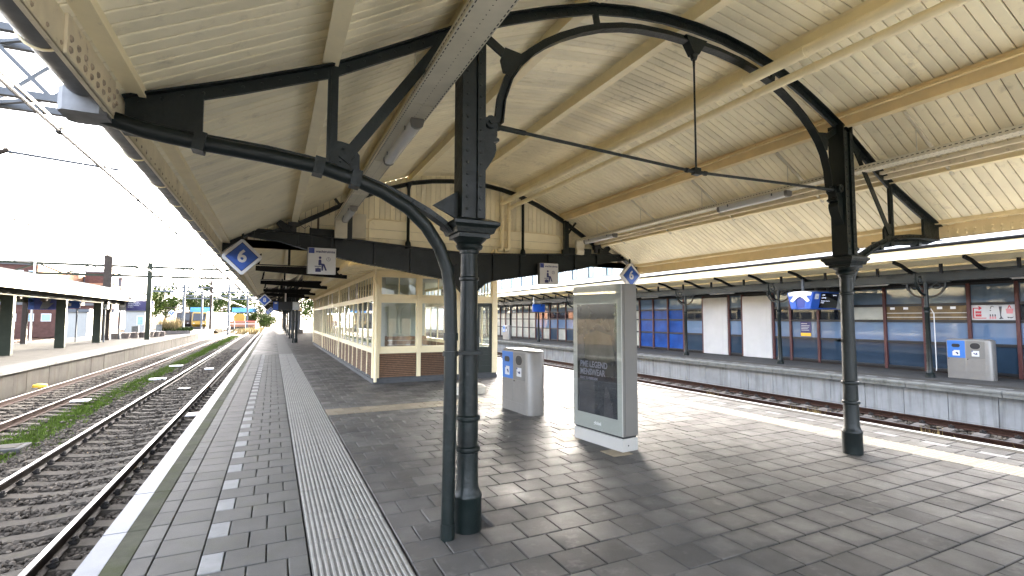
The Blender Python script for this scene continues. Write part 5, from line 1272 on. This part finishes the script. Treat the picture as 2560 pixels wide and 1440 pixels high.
for txt, sz, x, v in (("2 min", .075, 17.48, .17), ("Sprinter", .07, 18.10, .17), ("Dordt", .10, 17.48, .33), ("Amsterdam Centraal via", .05, 17.48, .52), ("Zaandam", .05, 17.48, .62)):
    text_part("lettering", txt, sz, M['screen_text'], ds, (x, yc - .50 + .14 * v - .008, zt - .61 * v), '-y', 'LEFT')
b = MB(); P_ = [(18.72 + .2 * math.cos(R(a)), yc - .50 + .14 * .45 - .012, zt - .61 * .45 + .2 * math.sin(R(a))) for a in range(0, 360, 20)]; n = len(P_); b.add(P_ + [(p[0], p[1] + .008, p[2]) for p in P_], [tuple(range(n)), tuple(range(2 * n - 1, n - 1, -1))] + [(i, (i + 1) % n, n + (i + 1) % n, n + i) for i in range(n)]); ck = b.build("clock_face", M['white_paint'], ds)
b = MB(); y_ = yc - .50 + .14 * .45 - .015; z_ = zt - .61 * .45; b.beam((18.72, y_, z_), (18.78, y_, z_ + .13), .004, .014, (1, 0, 0)); b.beam((18.72, y_, z_), (18.81, y_, z_ - .05), .004, .02, (1, 0, 0)); b.build("clock_hands", M['black'], ck)
for x in (17.15, 17.9, 18.6): b = MB(); b.cbox(x - .035, x + .035, yc - .04, yc + .04, zt + .03, 3.15, .01); b.build("hanger", M['steel'], ds)
# more blue diamonds and a small blue sign down the opposite platform
t = diamond(0, 0, 2.95, .30, "4", "blue diamond sign with white 4 on the opposite platform", rod=3.4); t.location = (16.75, 25.2, 2.65)
sg = thing("hanging_sign", "small blue hanging sign under the far part of the opposite canopy", "sign", (17.4, 31.5, 2.1)); b = MB(); b.cbox(16.9, 17.9, 31.4, 31.5, 2.2, 2.75, .01); b.build("board", M['ns_blue'], sg); b = MB(); b.box(16.95, 17.02, 31.42, 31.48, 2.75, 3.3); b.build("hanger", M['white_paint'], sg)

# ------------------------------------------------------------------ white station building behind
bd = thing("station_building", "tall white station building behind the opposite canopy", "building", (27, 52, 0))
b = MB(); b.box(22.0, 34, 12, 92, 0, 11.2); b.build("wall", M['facade_white'], bd)
b = MB(); b.box(21.6, 34.2, 11.8, 92.2, 11.2, 11.5); b.build("roof", M['roof_felt'], bd)
for z in (4.35, 8.3): b = MB(); b.box(21.88, 21.998, 12, 92, z, z + .22); b.build("string_course", M['facade_white'], bd)
for i in range(33):
    y = 13.2 + i * 2.3
    for z0, z1 in ((4.9, 7.4),) + (((8.9, 10.8),) if i % 2 == 0 else ()):
        b = MB(); b.box(21.93, 21.999, y - .62, y + .62, z0 - .08, z1 + .08); w_ = b.build("window", M['facade_shade'], bd)
        b = MB(); b.box(21.91, 21.929, y - .5, y + .5, z0, z1); b.build("pane", M['window_far'], w_)
        b = MB(); b.box(21.86, 21.909, y - .03, y + .03, z0, z1); b.box(21.88, 21.905, y - .5, y + .5, z1 - .8, z1 - .74); b.build("glazing_bar", M['steel_dark'], w_)
    b = MB(); b.box(21.80, 21.999, y + 1.0, y + 1.3, 4.58, 11.1); b.build("pilaster", M['facade_white'], bd)
# ================================================================== left side: shelter, signs, masts, town
sh = thing("platform_shelter", "shelter with curved corrugated roof on the left platform", "shelter", (-12.3, 36, 0))
P_ = [(-9.90, 3.10), (-9.89, 3.22)] + arc(-10.5, 3.22, .61, 0, 78, 7)[1:] + [(-11.2, 3.88), (-12.4, 3.96), (-13.6, 3.88), (-14.8, 3.2)]
y0, y1 = 17.0, 53.0; pitch = .15; ny = int((y1 - y0) / (pitch / 4)); V = []; F = []; n = len(P_)
nr = []
for i in range(n):
    a = P_[max(i - 1, 0)]; c = P_[min(i + 1, n - 1)]; dx, dz = c[0] - a[0], c[1] - a[1]; L = math.hypot(dx, dz); nr.append((dz / L, -dx / L))
for j in range(ny + 1):
    y = y0 + j * pitch / 4; o = (.018, 0, -.018, 0)[j % 4]
    for (x, z), (nx, nz) in zip(P_, nr): V.append((x + nx * o, y, z + nz * o))
for j in range(ny):
    for i in range(n - 1): F.append((j * n + i, j * n + i + 1, (j + 1) * n + i + 1, (j + 1) * n + i))
b = MB(); b.add(V, F); b.build("corrugated_roof", M['corrugated'], sh, 60)
b = MB(); b.box(-10.1, -9.93, y0, y1, 2.98, 3.1); b.build("eave_trim", M['cream'], sh)
b = MB(); b.prism([(-10.0, 2.985), (-14.7, 3.05), (-14.7, 3.15), (-10.0, 3.09)], 'y', y0, y1); b.build("ceiling", M['shelter_dark'], sh)
b = MB(); b.box(-10.95, -10.6, y0, y1, 2.72, 2.98); b.build("front_beam", M['shelter_dark'], sh); b = MB(); b.box(-14.6, -14.3, y0, y1, 2.72, 3.0); b.build("back_beam", M['shelter_dark'], sh)
for y in (17.5, 23.6, 29.9, 36.2, 42.6): b = MB(); b.cbox(-10.98, -10.55, y - .14, y + .14, 0, 2.72, .02); b.build("post", M['steel_green'], sh)
for y in (29.5, 36, 42.6, 49): b = MB(); b.cbox(-14.62, -14.35, y - .12, y + .12, 0, 2.72, .02); b.build("post", M['steel_dark'], sh)
for y in (30.8, 33.8): b = MB(); b.lathe([(.02, 2.72), (.16, 2.68), (.16, 2.60), (.05, 2.52)], -10.78, y, 10); b.build("round_lamp", M['steel_dark'], sh)

def info_panel(name, label, x0, x1, y, z0, z1, face, cat, legs=(), grp=None):
    t = thing(name, label, cat, ((x0 + x1) / 2, y, 0 if legs else z0), grp)
    b = MB(); b.cbox(x0, x1, y, y + .25, z0, z1, .01); b.build("housing", M[face], t)
    for x in legs: b = MB(); b.tube([(x, y + .12, 0), (x, y + .12, z0)], .05, 8); b.build("leg", M['steel'], t)
    return t
def on_front(t, name, x0, x1, y, z0, z1, m_): b = MB(); b.box(x0, x1, y - .012, y - .002, z0, z1); return b.build(name, M[m_], t)
t = info_panel("advert_display", "blue advertising display hanging under the left shelter", -13.5, -11.9, 40, 2.2, 2.92, 'ns_blue_dark', "display")
on_front(t, "blue_end", -13.48, -13.22, 40, 2.22, 2.9, 'ns_blue'); on_front(t, "number_plate", -13.42, -13.26, 40, 2.68, 2.84, 'sign_white')
b = MB(); b.prism([(-12.95, 2.25), (-12.75, 2.85), (-12.45, 2.85), (-12.3, 2.6), (-12.6, 2.25)], 'y', 39.985, 39.997); b.build("advert_shape", M['panel_pale'], t)
b = MB(); b.prism([(-12.5, 2.60), (-12.4, 2.85), (-11.95, 2.88), (-11.95, 2.66)], 'y', 39.982, 39.996); b.build("advert_shape", M['ns_blue_dark'], t)
for x in (-13.2, -12.2): b = MB(); b.tube([(x, 40.1, 2.9), (x, 40.1, 3.0)], .03, 6); b.build("hanger", M['steel'], t)
t = info_panel("blue_sign_board", "small blue and white sign board on two white poles", -13.1, -12.15, 44, 2.36, 2.86, 'ns_blue', "sign", (-13.0, -12.3)); on_front(t, "white_symbol", -13.0, -12.6, 44, 2.5, 2.7, 'sign_white')
t = info_panel("departure_board", "dark departure board with clock at the end of the left shelter", -11.0, -8.75, 48.5, 2.28, 3.06, 'poster_navy', "display", (-10.9,))
on_front(t, "clock_panel", -10.98, -10.5, 48.5, 2.3, 3.04, 'facade_shade'); on_front(t, "blue_end", -9.1, -8.77, 48.5, 2.3, 3.04, 'ns_blue'); on_front(t, "number_plate", -9.05, -8.82, 48.5, 2.8, 2.98, 'sign_white')
b = MB(); b.tube([(-10.74, 48.47, 2.72), (-10.74, 48.487, 2.72)], .2, 16); b.build("clock_face", M['white_paint'], t)
for i, (tx, s_) in enumerate((("12:24   Intercity", .11), ("Amsterdam C.", .14), ("Zaandam Sloterdijk", .09), ("via Heiloo", .09))): text_part("lettering", tx, s_, M['screen_text'], t, (-10.4, 48.486, 2.95 - .13 * i), '-y', 'LEFT')
t = info_panel("v_sign", "small white sign with a black V beside a shelter post", -10.8, -10.42, 43.4, 2.3, 2.62, 'sign_white', "sign", (-10.6,)); text_part("lettering", "V", .3, M['black'], t, (-10.61, 43.396, 2.46), '-y', bold=.01)
b = MB(); b.box(-10.8, -10.42, 43.4, 43.6, 2.64, 2.86); b.build("signal_head", M['black'], t)
d_ = diamond(0, 0, 2.3, .34, "9", "small blue diamond sign on the distant end of the left platform", rod=2.6); d_.location = (-10.8, 70, 1.95)
b = MB(); b.tube([(-10.5, 70.1, 0), (-10.5, 70.1, 2.9)], .05, 6); b.tube([(-11.5, 70.1, 2.9), (-10.0, 70.1, 2.9)], .04, 6); tag(b.build("sign_post", M['steel_dark']), "thin post carrying the distant blue diamond", "post")
# planters and bollards on the left platform
def tub(x, y, s, label, plant=True):
    t = thing("flower_tub", label, "planter", (x, y, 0), "flower tubs on the left platform"); b = MB(); b.lathe([(.22 * s, 0), (.28 * s, .34 * s), (.30 * s, .36 * s), (.26 * s, .37 * s)], x, y, 10); b.build("tub", M['planter_box'], t)
    return t
tl = ["first", "second", "third", "fourth", "fifth", "sixth", "seventh"]
for i, (x, y) in enumerate(((-11.3, 49.5), (-10.9, 50.6), (-10.6, 51.8), (-10.1, 52.5), (-9.8, 53.6), (-9.5, 54.2), (-9.2, 55))): tub(x, y, 1.25, "brown flower tub, %s from the left in the row by the departure board" % tl[i])
def bollard(x, y, h, label, w=.25): b = MB(); b.cbox(x - w, x + w, y - .15, y + .15, 0, h, .02); return tag(b.build("concrete_pillar", M['concrete_cap']), label, "pillar")
bollard(-10.95, 54, .97, "pale concrete pillar among the flower tubs"); bollard(-10.6, 62, 1.0, "pale pillar in front of the long flower bed")
fbed = thing("flower_bed", "long planter with tall dry grasses at the end of the left platform", "planter", (-9.2, 63, 0)); b = MB(); b.cbox(-10.9, -7.9, 62.5, 64, 0, .35, .02); b.build("box", M['planter_box'], fbed)
pts = [(random.uniform(-10.8, -9.0), random.uniform(62.6, 63.9), .34) for _ in range(900)]; blades("bed_grass", "", pts, .5, 1.5, M['grass_dry'], .6, .03).parent = fbed
bpy.data.objects[-1] if False else None
o = [q for q in fbed.children if q.name.startswith("bed_grass")][0]; o.location = -wl(fbed)
for kk in ("label", "category"):
    if kk in o: del o[kk]
pts = [(random.uniform(-10.9, -7.9), random.uniform(62.5, 63.9), .3) for _ in range(1500)]; o = blades("bed_leaves", "", pts, .15, .5, M['leaf'], 1.2, .05); o.parent = fbed; o.location = -wl(fbed)
for kk in ("label", "category"):
    if kk in o: del o[kk]
# ------------------------------------------------------------------ catenary: gantries, masts, wires
def lattice(p0, p1, z0, z1, dy, name, label, m_, step, w=.11, masts=()):
    """box girder across the tracks between x=p0 and x=p1"""
    t = thing(name, label, "gantry", ((p0 + p1) / 2, dy[0], -1.0), "overhead line gantries")
    for y in dy:
        for z in (z0, z1): b = MB(); b.box(p0, p1, y - w / 2, y + w / 2, z - w / 2, z + w / 2); b.build("chord", M[m_], t)
    x = p0; k = 0
    while x < p1 - .01:
        xn = min(x + step, p1); a, c = ((z0, z1) if k % 2 else (z1, z0))
        b = MB(); b.beam((x, dy[0], a), (xn, dy[0], c), w * .55, w * .55); b.build("lacing", M[m_], t)
        if len(dy) > 1:
            u, v = (dy[0], dy[1]) if k % 2 else (dy[1], dy[0])
            for z in (z0, z1): b = MB(); b.beam((x, u, z), (xn, v, z), w * .5, w * .5); b.build("lacing", M[m_], t)
            b = MB(); b.beam((x, dy[1], c), (xn, dy[1], a), w * .55, w * .55); b.build("lacing", M[m_], t)
        x = xn; k += 1
    for mx, top, mw, mm in masts: b = MB(); b.box(mx - mw, mx + mw, dy[0] - mw * .8, dy[0] + mw * .8, -1.0, top); b.build("mast", M[mm], t)
    return t
lattice(-18, -.2, 7.0, 8.55, (15.3, 16.25), "overhead_gantry", "grey lattice gantry at the top left above the tracks", 'steel', 1.45, .17, ((-17.5, 9.2, .2, 'steel'),))
lattice(-22, 2, 5.0, 5.75, (48.0,), "overhead_gantry", "green lattice gantry across the tracks behind the left shelter", 'steel_green', 1.55, .17, ((-11.6, 6.55, .26, 'steel_dark'), (-8.95, 6.1, .16, 'steel_green')))
lattice(-16, 2, 5.6, 6.3, (88.0,), "overhead_gantry", "thin distant gantry in front of the trees", 'steel', 2.0, .2, ((-12.1, 7.0, .16, 'steel'), (-8.6, 7.4, .16, 'steel_dark'), (-6.2, 7.0, .14, 'steel')))
lattice(-16, 2, 5.6, 6.2, (118.0,), "overhead_gantry", "farthest gantry beyond the platform ends", 'steel', 2.4, .22, ((-13.1, 7.0, .16, 'steel'), (-4.9, 7.4, .16, 'steel')))
def wire(name, label, pts, r=.012, clamps=()):
    t = thing(name, label, "wire", (pts[0][0], 40, 4), "overhead wires"); n_ = 14 if len(pts) == 2 else 0
    if n_: pts = [tuple(Vector(pts[0]).lerp(Vector(pts[1]), i / n_)) for i in range(n_ + 1)]
    b = MB(); b.tube(pts, [r + .0006 * max(p[1], 0) for p in pts], 5); b.build("wire", M['wire'], t)
    for y in clamps: q = MB(); x, z = pts[0][0], pts[0][2]; q.cbox(x - .035, x + .035, y - .07, y + .07, z - .03, z + .045, .01); q.build("clamp", M['wire'], t)
wire("contact_wire", "left wire of the twin contact wire over the near track", [(-2.90, -20, 4.46), (-2.90, 140, 4.46)], .02, (4.9, 9.3, 14, 19, 25, 33))
wire("contact_wire", "right wire of the twin contact wire over the near track", [(-2.80, -20, 4.46), (-2.80, 140, 4.46)], .02)
wire("contact_wire", "single contact wire over the left-hand track", [(-6.45, -20, 4.42), (-6.45, 140, 4.42)], .026, (12, 15, 18, 22, 27, 34))
cat_ = [(-6.45, y, 5.3 + ((y - 15.8) % 32.2 - 16.1) ** 2 / 259 * 1.0) for y in np.arange(-4, 118, 4)]
wire("catenary_wire", "sagging catenary wire above the left-hand track", cat_, .022)
cat_ = [(-2.85, y, 5.4 + ((y - 15.8) % 32.2 - 16.1) ** 2 / 259 * 1.0) for y in np.arange(-4, 118, 4)]
wire("catenary_wire", "sagging catenary wire above the near track", cat_, .022)
t = thing("registration_arm", "registration arm holding the wire under the top left gantry", "wire arm", (-5, 17, 5.8)); b = MB(); b.tube([(-7.6, 17, 6.12), (-4.0, 17, 5.85)], .035, 8); b.build("arm", M['steel'], t)
b = MB(); b.tube([(-4.25, 17, 5.87), (-4.2, 17, 5.97), (-4.28, 17, 5.99)], .015, 6); b.tube([(-6.5, 17, 5.96), (-6.3, 17, 6.08)], .06, 8); b.build("insulator", M['steel_dark'], t)
for x, y in ((-3.9, 15.6), (-4.4, 15.6)): b = MB(); b.tube([(x, y, 5.3), (x, y, 7.0)], .008, 5); b.build("dropper", M['wire'], t)
# lamp post behind the shelter
t = thing("street_lamp", "white street lamp with oval head above the left shelter", "street lamp", (-15.3, 42, -1)); b = MB(); b.tube([(-15.3, 46, -1), (-15.3, 46, 5.9)], .06, 8); b.build("pole", M['white_paint'], t); b = MB(); b.tube([(-15.3, 46, 5.8), (-14.6, 46, 6.1), (-14.4, 46, 6.05)], .04, 6); b.build("arm", M['white_paint'], t)
b = MB(); b.tube([(-15.3, 46, 5.75), (-15.6, 46, 5.78), (-16.2, 46, 5.80), (-16.5, 46, 5.78)], [.05, .2, .22, .08], 10); b.build("head", M['sign_white'], t, 40)
# ------------------------------------------------------------------ small track things
def bx(name, label, cat, c, s, m_, ch=.01): b = MB(); b.cbox(c[0] - s[0] / 2, c[0] + s[0] / 2, c[1] - s[1] / 2, c[1] + s[1] / 2, c[2], c[2] + s[2], ch); return tag(b.build(name, M[m_]), label, cat)
t = thing("duct_cover", "concrete cable duct cover in the grass between the tracks", "duct cover", (-4.75, 13.7, -.97)); b = MB(); b.cbox(-5.1, -4.5, 13.35, 13.95, -.98, -.90, .015); b.build("frame", M['asphalt'], t); b = MB(); b.cbox(-5.0, -4.6, 13.45, 13.85, -.9, -.885, .01); b.build("lid", M['platform_light'], t)
t = thing("track_marker", "white and rust spotted board between near rail and platform edge", "marker", (-1.72, 15.3, -.95)); b = MB(); b.cbox(-1.95, -1.50, 15.15, 15.5, -.80, -.77, .01); b.build("board", M['sign_white'], t); b = MB(); b.box(-1.75, -1.7, 15.3, 15.35, -.98, -.80); b.build("foot", M['rust'], t)
t = thing("track_marker", "white board with red square beside the left-hand track", "marker", (-5.2, 19.5, -.95)); b = MB(); b.cbox(-5.45, -5.0, 19.3, 19.65, -.82, -.79, .01); b.build("board", M['sign_white'], t); b = MB(); b.box(-5.27, -5.17, 19.42, 19.52, -.7895, -.786); b.build("red_square", M['red_print'], t)
t = thing("yellow_cap", "yellow mushroom cap at the foot of the left platform wall", "marker", (-7.55, 24, -.97)); b = MB(); b.lathe([(.05, -.99), (.05, -.78), (.22, -.78), (.20, -.70), (.06, -.66)], -7.5, 23.6, 12); b.build("cap", M['yellow'], t, 40)
for i, (x, y) in enumerate(((-4.4, 26), (-4.7, 32.5), (-2.9, 30), (-2.9, 22))): bx("track_box", ("white marker slab in the grass at mid distance", "white marker slab further along the grass", "white balise between the near rails", "small dark balise between the near rails")[i], "marker", (x, y, -.95), (.6 if i < 2 else .4, .35, .06), 'sign_white' if i != 3 else 'black')
# ------------------------------------------------------------------ sidings beyond the left platform
for i, x in enumerate((-18.5, -22.5, -26.5)):
    t = thing("siding_track", ("nearest", "middle", "farthest")[i] + " rusty siding track beyond the left platform", "railway track", (x, 60, -1.0), "rusty sidings beyond the left platform")
    for s in (-.75, .75): b = MB(); b.box(x + s - .05, x + s + .05, 5, 140, -.95, -.80); b.build("rail", M['rail_rust'], t)
    for j in range(46): b = MB(); b.box(x - 1.25, x + 1.25, 26 + j * 1.6, 26.25 + j * 1.6, -1.0, -.94); b.build("sleeper", M['sleeper_old'], t)
fn = thing("railing", "green metal railing behind the sidings", "fence", (-34, 60, -1))
for j in range(40): b = MB(); b.box(-30.03, -29.97, 40 + j * 1.5, 40.06 + j * 1.5, -1.0, .6); b.build("post", M['steel_green'], fn)
for z in (.55, .1): b = MB(); b.box(-30.02, -29.98, 40, 98.6, z, z + .05); b.build("rail", M['steel_green'], fn)
# ------------------------------------------------------------------ trees
def tree(x, y, h, r, label, m_='leaf', n=2600, z0=-1.0, trunk=.28):
    t = thing("tree", label, "tree", (x, y, z0), "trees beyond the station"); b = MB()
    b.tube([(x, y, z0), (x + .1, y, z0 + h * .25), (x + .05, y, z0 + h * .6)], [trunk, trunk * .8, trunk * .35], 8)
    for k in range(6):
        a = k * 1.05 + random.random(); zz = z0 + h * (.3 + .06 * k); b.tube([(x, y, zz), (x + math.cos(a) * r * .4, y + math.sin(a) * r * .4, zz + h * .15), (x + math.cos(a) * r * .7, y + math.sin(a) * r * .7, zz + h * .22)], [trunk * .4, trunk * .25, trunk * .1], 5)
    b.build("trunk", M['trunk'], t)
    ncl = 34; cl = []
    for _ in range(ncl):
        while True:
            p = rng.uniform(-1, 1, 3)
            if np.linalg.norm(p) < 1: break
        cl.append((x + p[0] * r * .85, y + p[1] * r * .85, z0 + h * .62 + p[2] * h * .36, r * rng.uniform(.2, .38)))
    C = np.array(cl); idx = rng.integers(0, ncl, n); d = rng.normal(0, 1, (n, 3)); d /= np.linalg.norm(d, axis=1)[:, None]; rad = rng.random(n) ** .35
    P0 = C[idx, :3] + d * (C[idx, 3] * rad)[:, None]; s = r * rng.uniform(.035, .075, n)
    u = rng.normal(0, 1, (n, 3)); u /= np.linalg.norm(u, axis=1)[:, None]; v = np.cross(u, rng.normal(0, 1, (n, 3))); v /= np.linalg.norm(v, axis=1)[:, None]
    V = np.stack([P0 - u * s[:, None], P0 + v * s[:, None] * .7, P0 + u * s[:, None], P0 - v * s[:, None] * .7], 1).reshape(-1, 3) - np.array(wl(t))
    me = bpy.data.meshes.new("crown"); me.from_pydata(V.tolist(), [], np.arange(n * 4).reshape(-1, 4).tolist()); me.materials.append(M[m_])
    a = me.attributes.new("tint", 'FLOAT', 'FACE'); a.data.foreach_set("value", rng.random(n).astype(np.float32)); link("crown", me, t)
    return t
for a in ((-24.5, 150, 11.5, 4.6, "leafy tree left of the distant trees"), (-19.8, 158, 10, 3.6, "smaller tree between two distant crowns"), (-16.3, 150, 11.5, 4.8, "broad tree in the middle of the distant row"), (-8.6, 150, 11.5, 5.0, "broad tree on the right of the distant row"), (-2.6, 130, 6.8, 2.6, "low bright tree near the far platform end"), (-30, 165, 10.5, 4.5, "tree behind the distant mast"), (-12.6, 162, 9.5, 3.4, "narrow tree right of the middle crown"), (-36.5, 98, 7.2, 3.5, "dark bushy tree behind the left shelter"), (-33, 96, 6.0, 2.6, "low bush behind the shelter posts"), (6, 140, 10, 5, "tree past the end of the platform canopy"), (-1.2, 118, 3.2, 2.4, "green bush at the end of the tracks")): tree(*a)
pts = [(random.gauss(-3.2, 1.2), random.uniform(92, 118), -1.0) for _ in range(1800)]; blades("dry_grass", "tall yellow grass at the end of the tracks", pts, .3, 1.0, M['grass_dry'], .6, .05)
# ------------------------------------------------------------------ town buildings
def house(name, label, x0, x1, y0, y1, h, wall, roof, wins, side=None, wm='window_far', z0=-1):
    t = thing(name, label, "building", ((x0 + x1) / 2, (y0 + y1) / 2, z0)); b = MB(); b.box(x0, x1, y0, y1, z0, h); b.build("wall", M[wall], t)
    b = MB(); b.box(x0 - .2, x1 + .2, y0 - .2, y1 + .2, h, h + .35); b.build("roof", M[roof], t)
    if side: b = MB(); b.box(x1 + .001, x1 + .15, y0, y1, z0, h - .01); b.build("side_wall", M[side], t)  # sunlit side painted in as a paler wall material
    for (xa, xb, za, zb, nx, gx) in wins:
        for i in range(nx):
            x = xa + i * gx; b = MB(); b.box(x, x + xb, y0 - .05, y0 + .02, za, zb); w_ = b.build("window", M['sign_white'], t); b = MB(); b.box(x + .08, x + xb - .08, y0 - .08, y0 - .051, za + .08, zb - .08); b.build("pane", M[wm], w_)
    return t
a_ = house("apartment_block", "dark red brick block with blue windows at the far left", -44, -38.9, 118, 150, 11.2, 'brick_red', 'roof_felt', ((-43.4, 1.0, 8.9, 10.2, 3, 1.7), (-43.4, 1.0, 5.8, 7.2, 3, 1.7), (-43.4, 1.0, 2.8, 4.2, 3, 1.7)), 'brick_orange_lit')
for i, x in enumerate((-43, -41.9)): b = MB(); b.cbox(x, x + .95, 122, 124, 11.6, 12.5, .05); b.build("roof_unit", M['steel'], a_)
house("office_block", "pale panelled office block behind the gantry", -45, -31.8, 142, 160, 10.6, 'panel_pale', 'roof_felt', ((-43, 1.3, 8.2, 9.4, 4, 2.9), (-43, 1.3, 5.4, 6.6, 4, 2.9)), 'facade_white')
house("office_tower", "dark roofed corner block right of the pale offices", -37.4, -32.4, 138, 141.5, 11.6, 'brick_red', 'roof_felt', (), 'brick_orange_lit')
house("brick_house", "low brick house with white arched windows below the gantry", -33.5, -28.2, 114, 124, 7.6, 'brick_red', 'brick_orange_lit', ((-33, .9, 5.6, 6.8, 4, 1.2), (-33, .9, 2.6, 3.8, 4, 1.2)), 'brick_orange_lit')
house("grey_hall", "long low brick hall beyond the sidings", -31, -20.5, 84, 88, 3.3, 'brick_red', 'roof_felt', ((-30.4, 1.0, 1.2, 2.2, 6, 1.7),))
house("white_cabin", "white container cabin beyond the departure board", -13.9, -12.2, 64, 67, 2.4, 'facade_shade', 'steel', ((-12.9, .6, .9, 1.9, 1, 1),))
house("grey_cabin", "small pale grey cabin behind the shelter posts", -17.2, -15.9, 68, 70, 2.3, 'panel_pale', 'steel', ())
house("graffiti_cabin", "white hut behind the shelter posts", -20.6, -18.6, 70, 72, 2.3, 'facade_shade', 'steel', ())
house("end_cabin", "grey cabin under the far canopy at the end of the platform", 2.1, 3.6, 78, 81, 2.75, 'panel_pale', 'cream', (), None, z0=0)
for i, (xa, xb) in enumerate(((-16.6, -12.7), (-8.5, -3.4))):
    t = thing("blue_roof_shelter", ("left", "right")[i] + " distant shelter with a blue roof", "shelter", ((xa + xb) / 2, 132, -1), "distant blue roofed shelters"); b = MB(); b.box(xa, xb, 130, 134, 3.0, 4.0); b.build("roof", M['roof_blue'], t)
    for j in range(4): x = xa + .2 + (xb - xa - .4) * j / 3; b = MB(); b.box(x - .1, x + .1, 131.8, 132.0, -1, 3.0); b.build("post", M['steel_dark'], t)
    b = MB(); b.box(xa + .3, xb - .3, 132.3, 132.5, -1, 2.2); b.build("back_wall", M['steel_dark'], t)
# ------------------------------------------------------------------ trains
def train(x, y, rz, L_, label, col, front):
    t = thing("train", label, "train", (0, 0, 0), "trains parked beyond the platforms")
    b = MB(); b.prism([(-1.4, -.2), (1.4, -.2), (1.4, 2.2), (1.1, 2.9), (-1.1, 2.9), (-1.4, 2.2)], 'y', .8, L_); b.build("body", M[col], t)
    b = MB(); b.prism([(.8, -.2), (.0, .3), (.0, 1.0), (.55, 2.7), (.8, 2.9)], 'x', -1.35, 1.35); b.build("nose", M[front], t)
    b = MB(); b.prism([(-.02, 1.05), (.49, 2.55), (.47, 2.6), (-.04, 1.1)], 'x', -1.15, 1.15); b.build("windscreen", M['black_gloss'], t)
    b = MB(); b.box(-1.2, 1.2, .1, L_, -.75, -.2); b.build("underframe", M['black'], t)
    for s in (-1, 1):
        for j in range(int(L_ / 2.2)): b = MB(); b.box(*sorted((s * 1.401, s * 1.42)), 1.6 + j * 2.2, 3.1 + j * 2.2, 1.1, 1.9); b.build("window", M['window_far'], t)
    for s in (-.9, .9): b = MB(); b.box(s - .15, s + .15, -.03, .05, .45, .6); b.build("headlight", M['sign_white'], t)
    t.location = (x, y, 0); t.rotation_euler = (0, 0, rz); return t
train(-14.0, 122, R(-9), 34, "yellow and white train parked beyond the left platform", 'white_paint', 'train_yellow')
train(-17.6, 128, R(-6), 30, "grey train standing behind the yellow one", 'panel_pale', 'steel_dark')
t = thing("works_wagon", "yellow works wagon on the distant track", "wagon", (-5.8, 120, -1)); b = MB(); b.cbox(-8.2, -3.4, 119, 122, -.2, 1.0, .05); b.build("body", M['brick_orange_lit'], t); b = MB(); b.cbox(-7.4, -5.4, 119.2, 121.8, 1.0, 2.5, .1); b.build("cab", M['train_yellow'], t); b = MB(); b.box(-8, -3.6, 119.3, 121.7, -.8, -.2); b.build("underframe", M['black'], t)
t = thing("barrier", "red and white barrier rail across the distant tracks", "barrier", (-5.5, 110, -1)); b = MB(); b.box(-8.8, -2.9, 109.95, 110.05, .95, 1.1); b.build("rail", M['red_white'], t); b = MB(); b.box(-8.8, -2.9, 109.95, 110.05, .45, .55); b.build("rail", M['sign_white'], t)
for x in (-8.6, -6.7, -4.8, -3.0): b = MB(); b.box(x - .04, x + .04, 109.9, 110.1, -1, 1.1); b.build("post", M['sign_white'], t)
# ------------------------------------------------------------------ hanging display and planter under the far canopy
t = thing("platform_display", "dark departure display with clock under the far left roof", "display", (.55, 27.5, 2.1)); b = MB(); b.cbox(-.02, 1.2, 27.3, 27.7, 2.12, 2.54, .01); b.build("housing", M['black'], t)
on_front(t, "blue_end", -.01, .22, 27.3, 2.13, 2.53, 'ns_blue'); on_front(t, "number_plate", .05, .17, 27.29, 2.42, 2.50, 'sign_white'); on_front(t, "clock_panel", .88, 1.19, 27.3, 2.13, 2.53, 'sign_white')
b = MB(); b.tube([(1.03, 27.27, 2.36), (1.03, 27.287, 2.36)], .1, 14); b.build("clock_face", M['white_paint'], t); b = MB(); b.tube([(.55, 27.5, 2.54), (.55, 27.5, 3.4)], .035, 8); b.build("hanger", M['white_paint'], t)
t = thing("planter_box", "dark planter box by the columns at the far end of the platform", "planter", (2.6, 60, 0)); b = MB(); b.cbox(2.2, 3.0, 58.6, 59.4, 0, .45, .03); b.build("box", M['planter_box'], t)
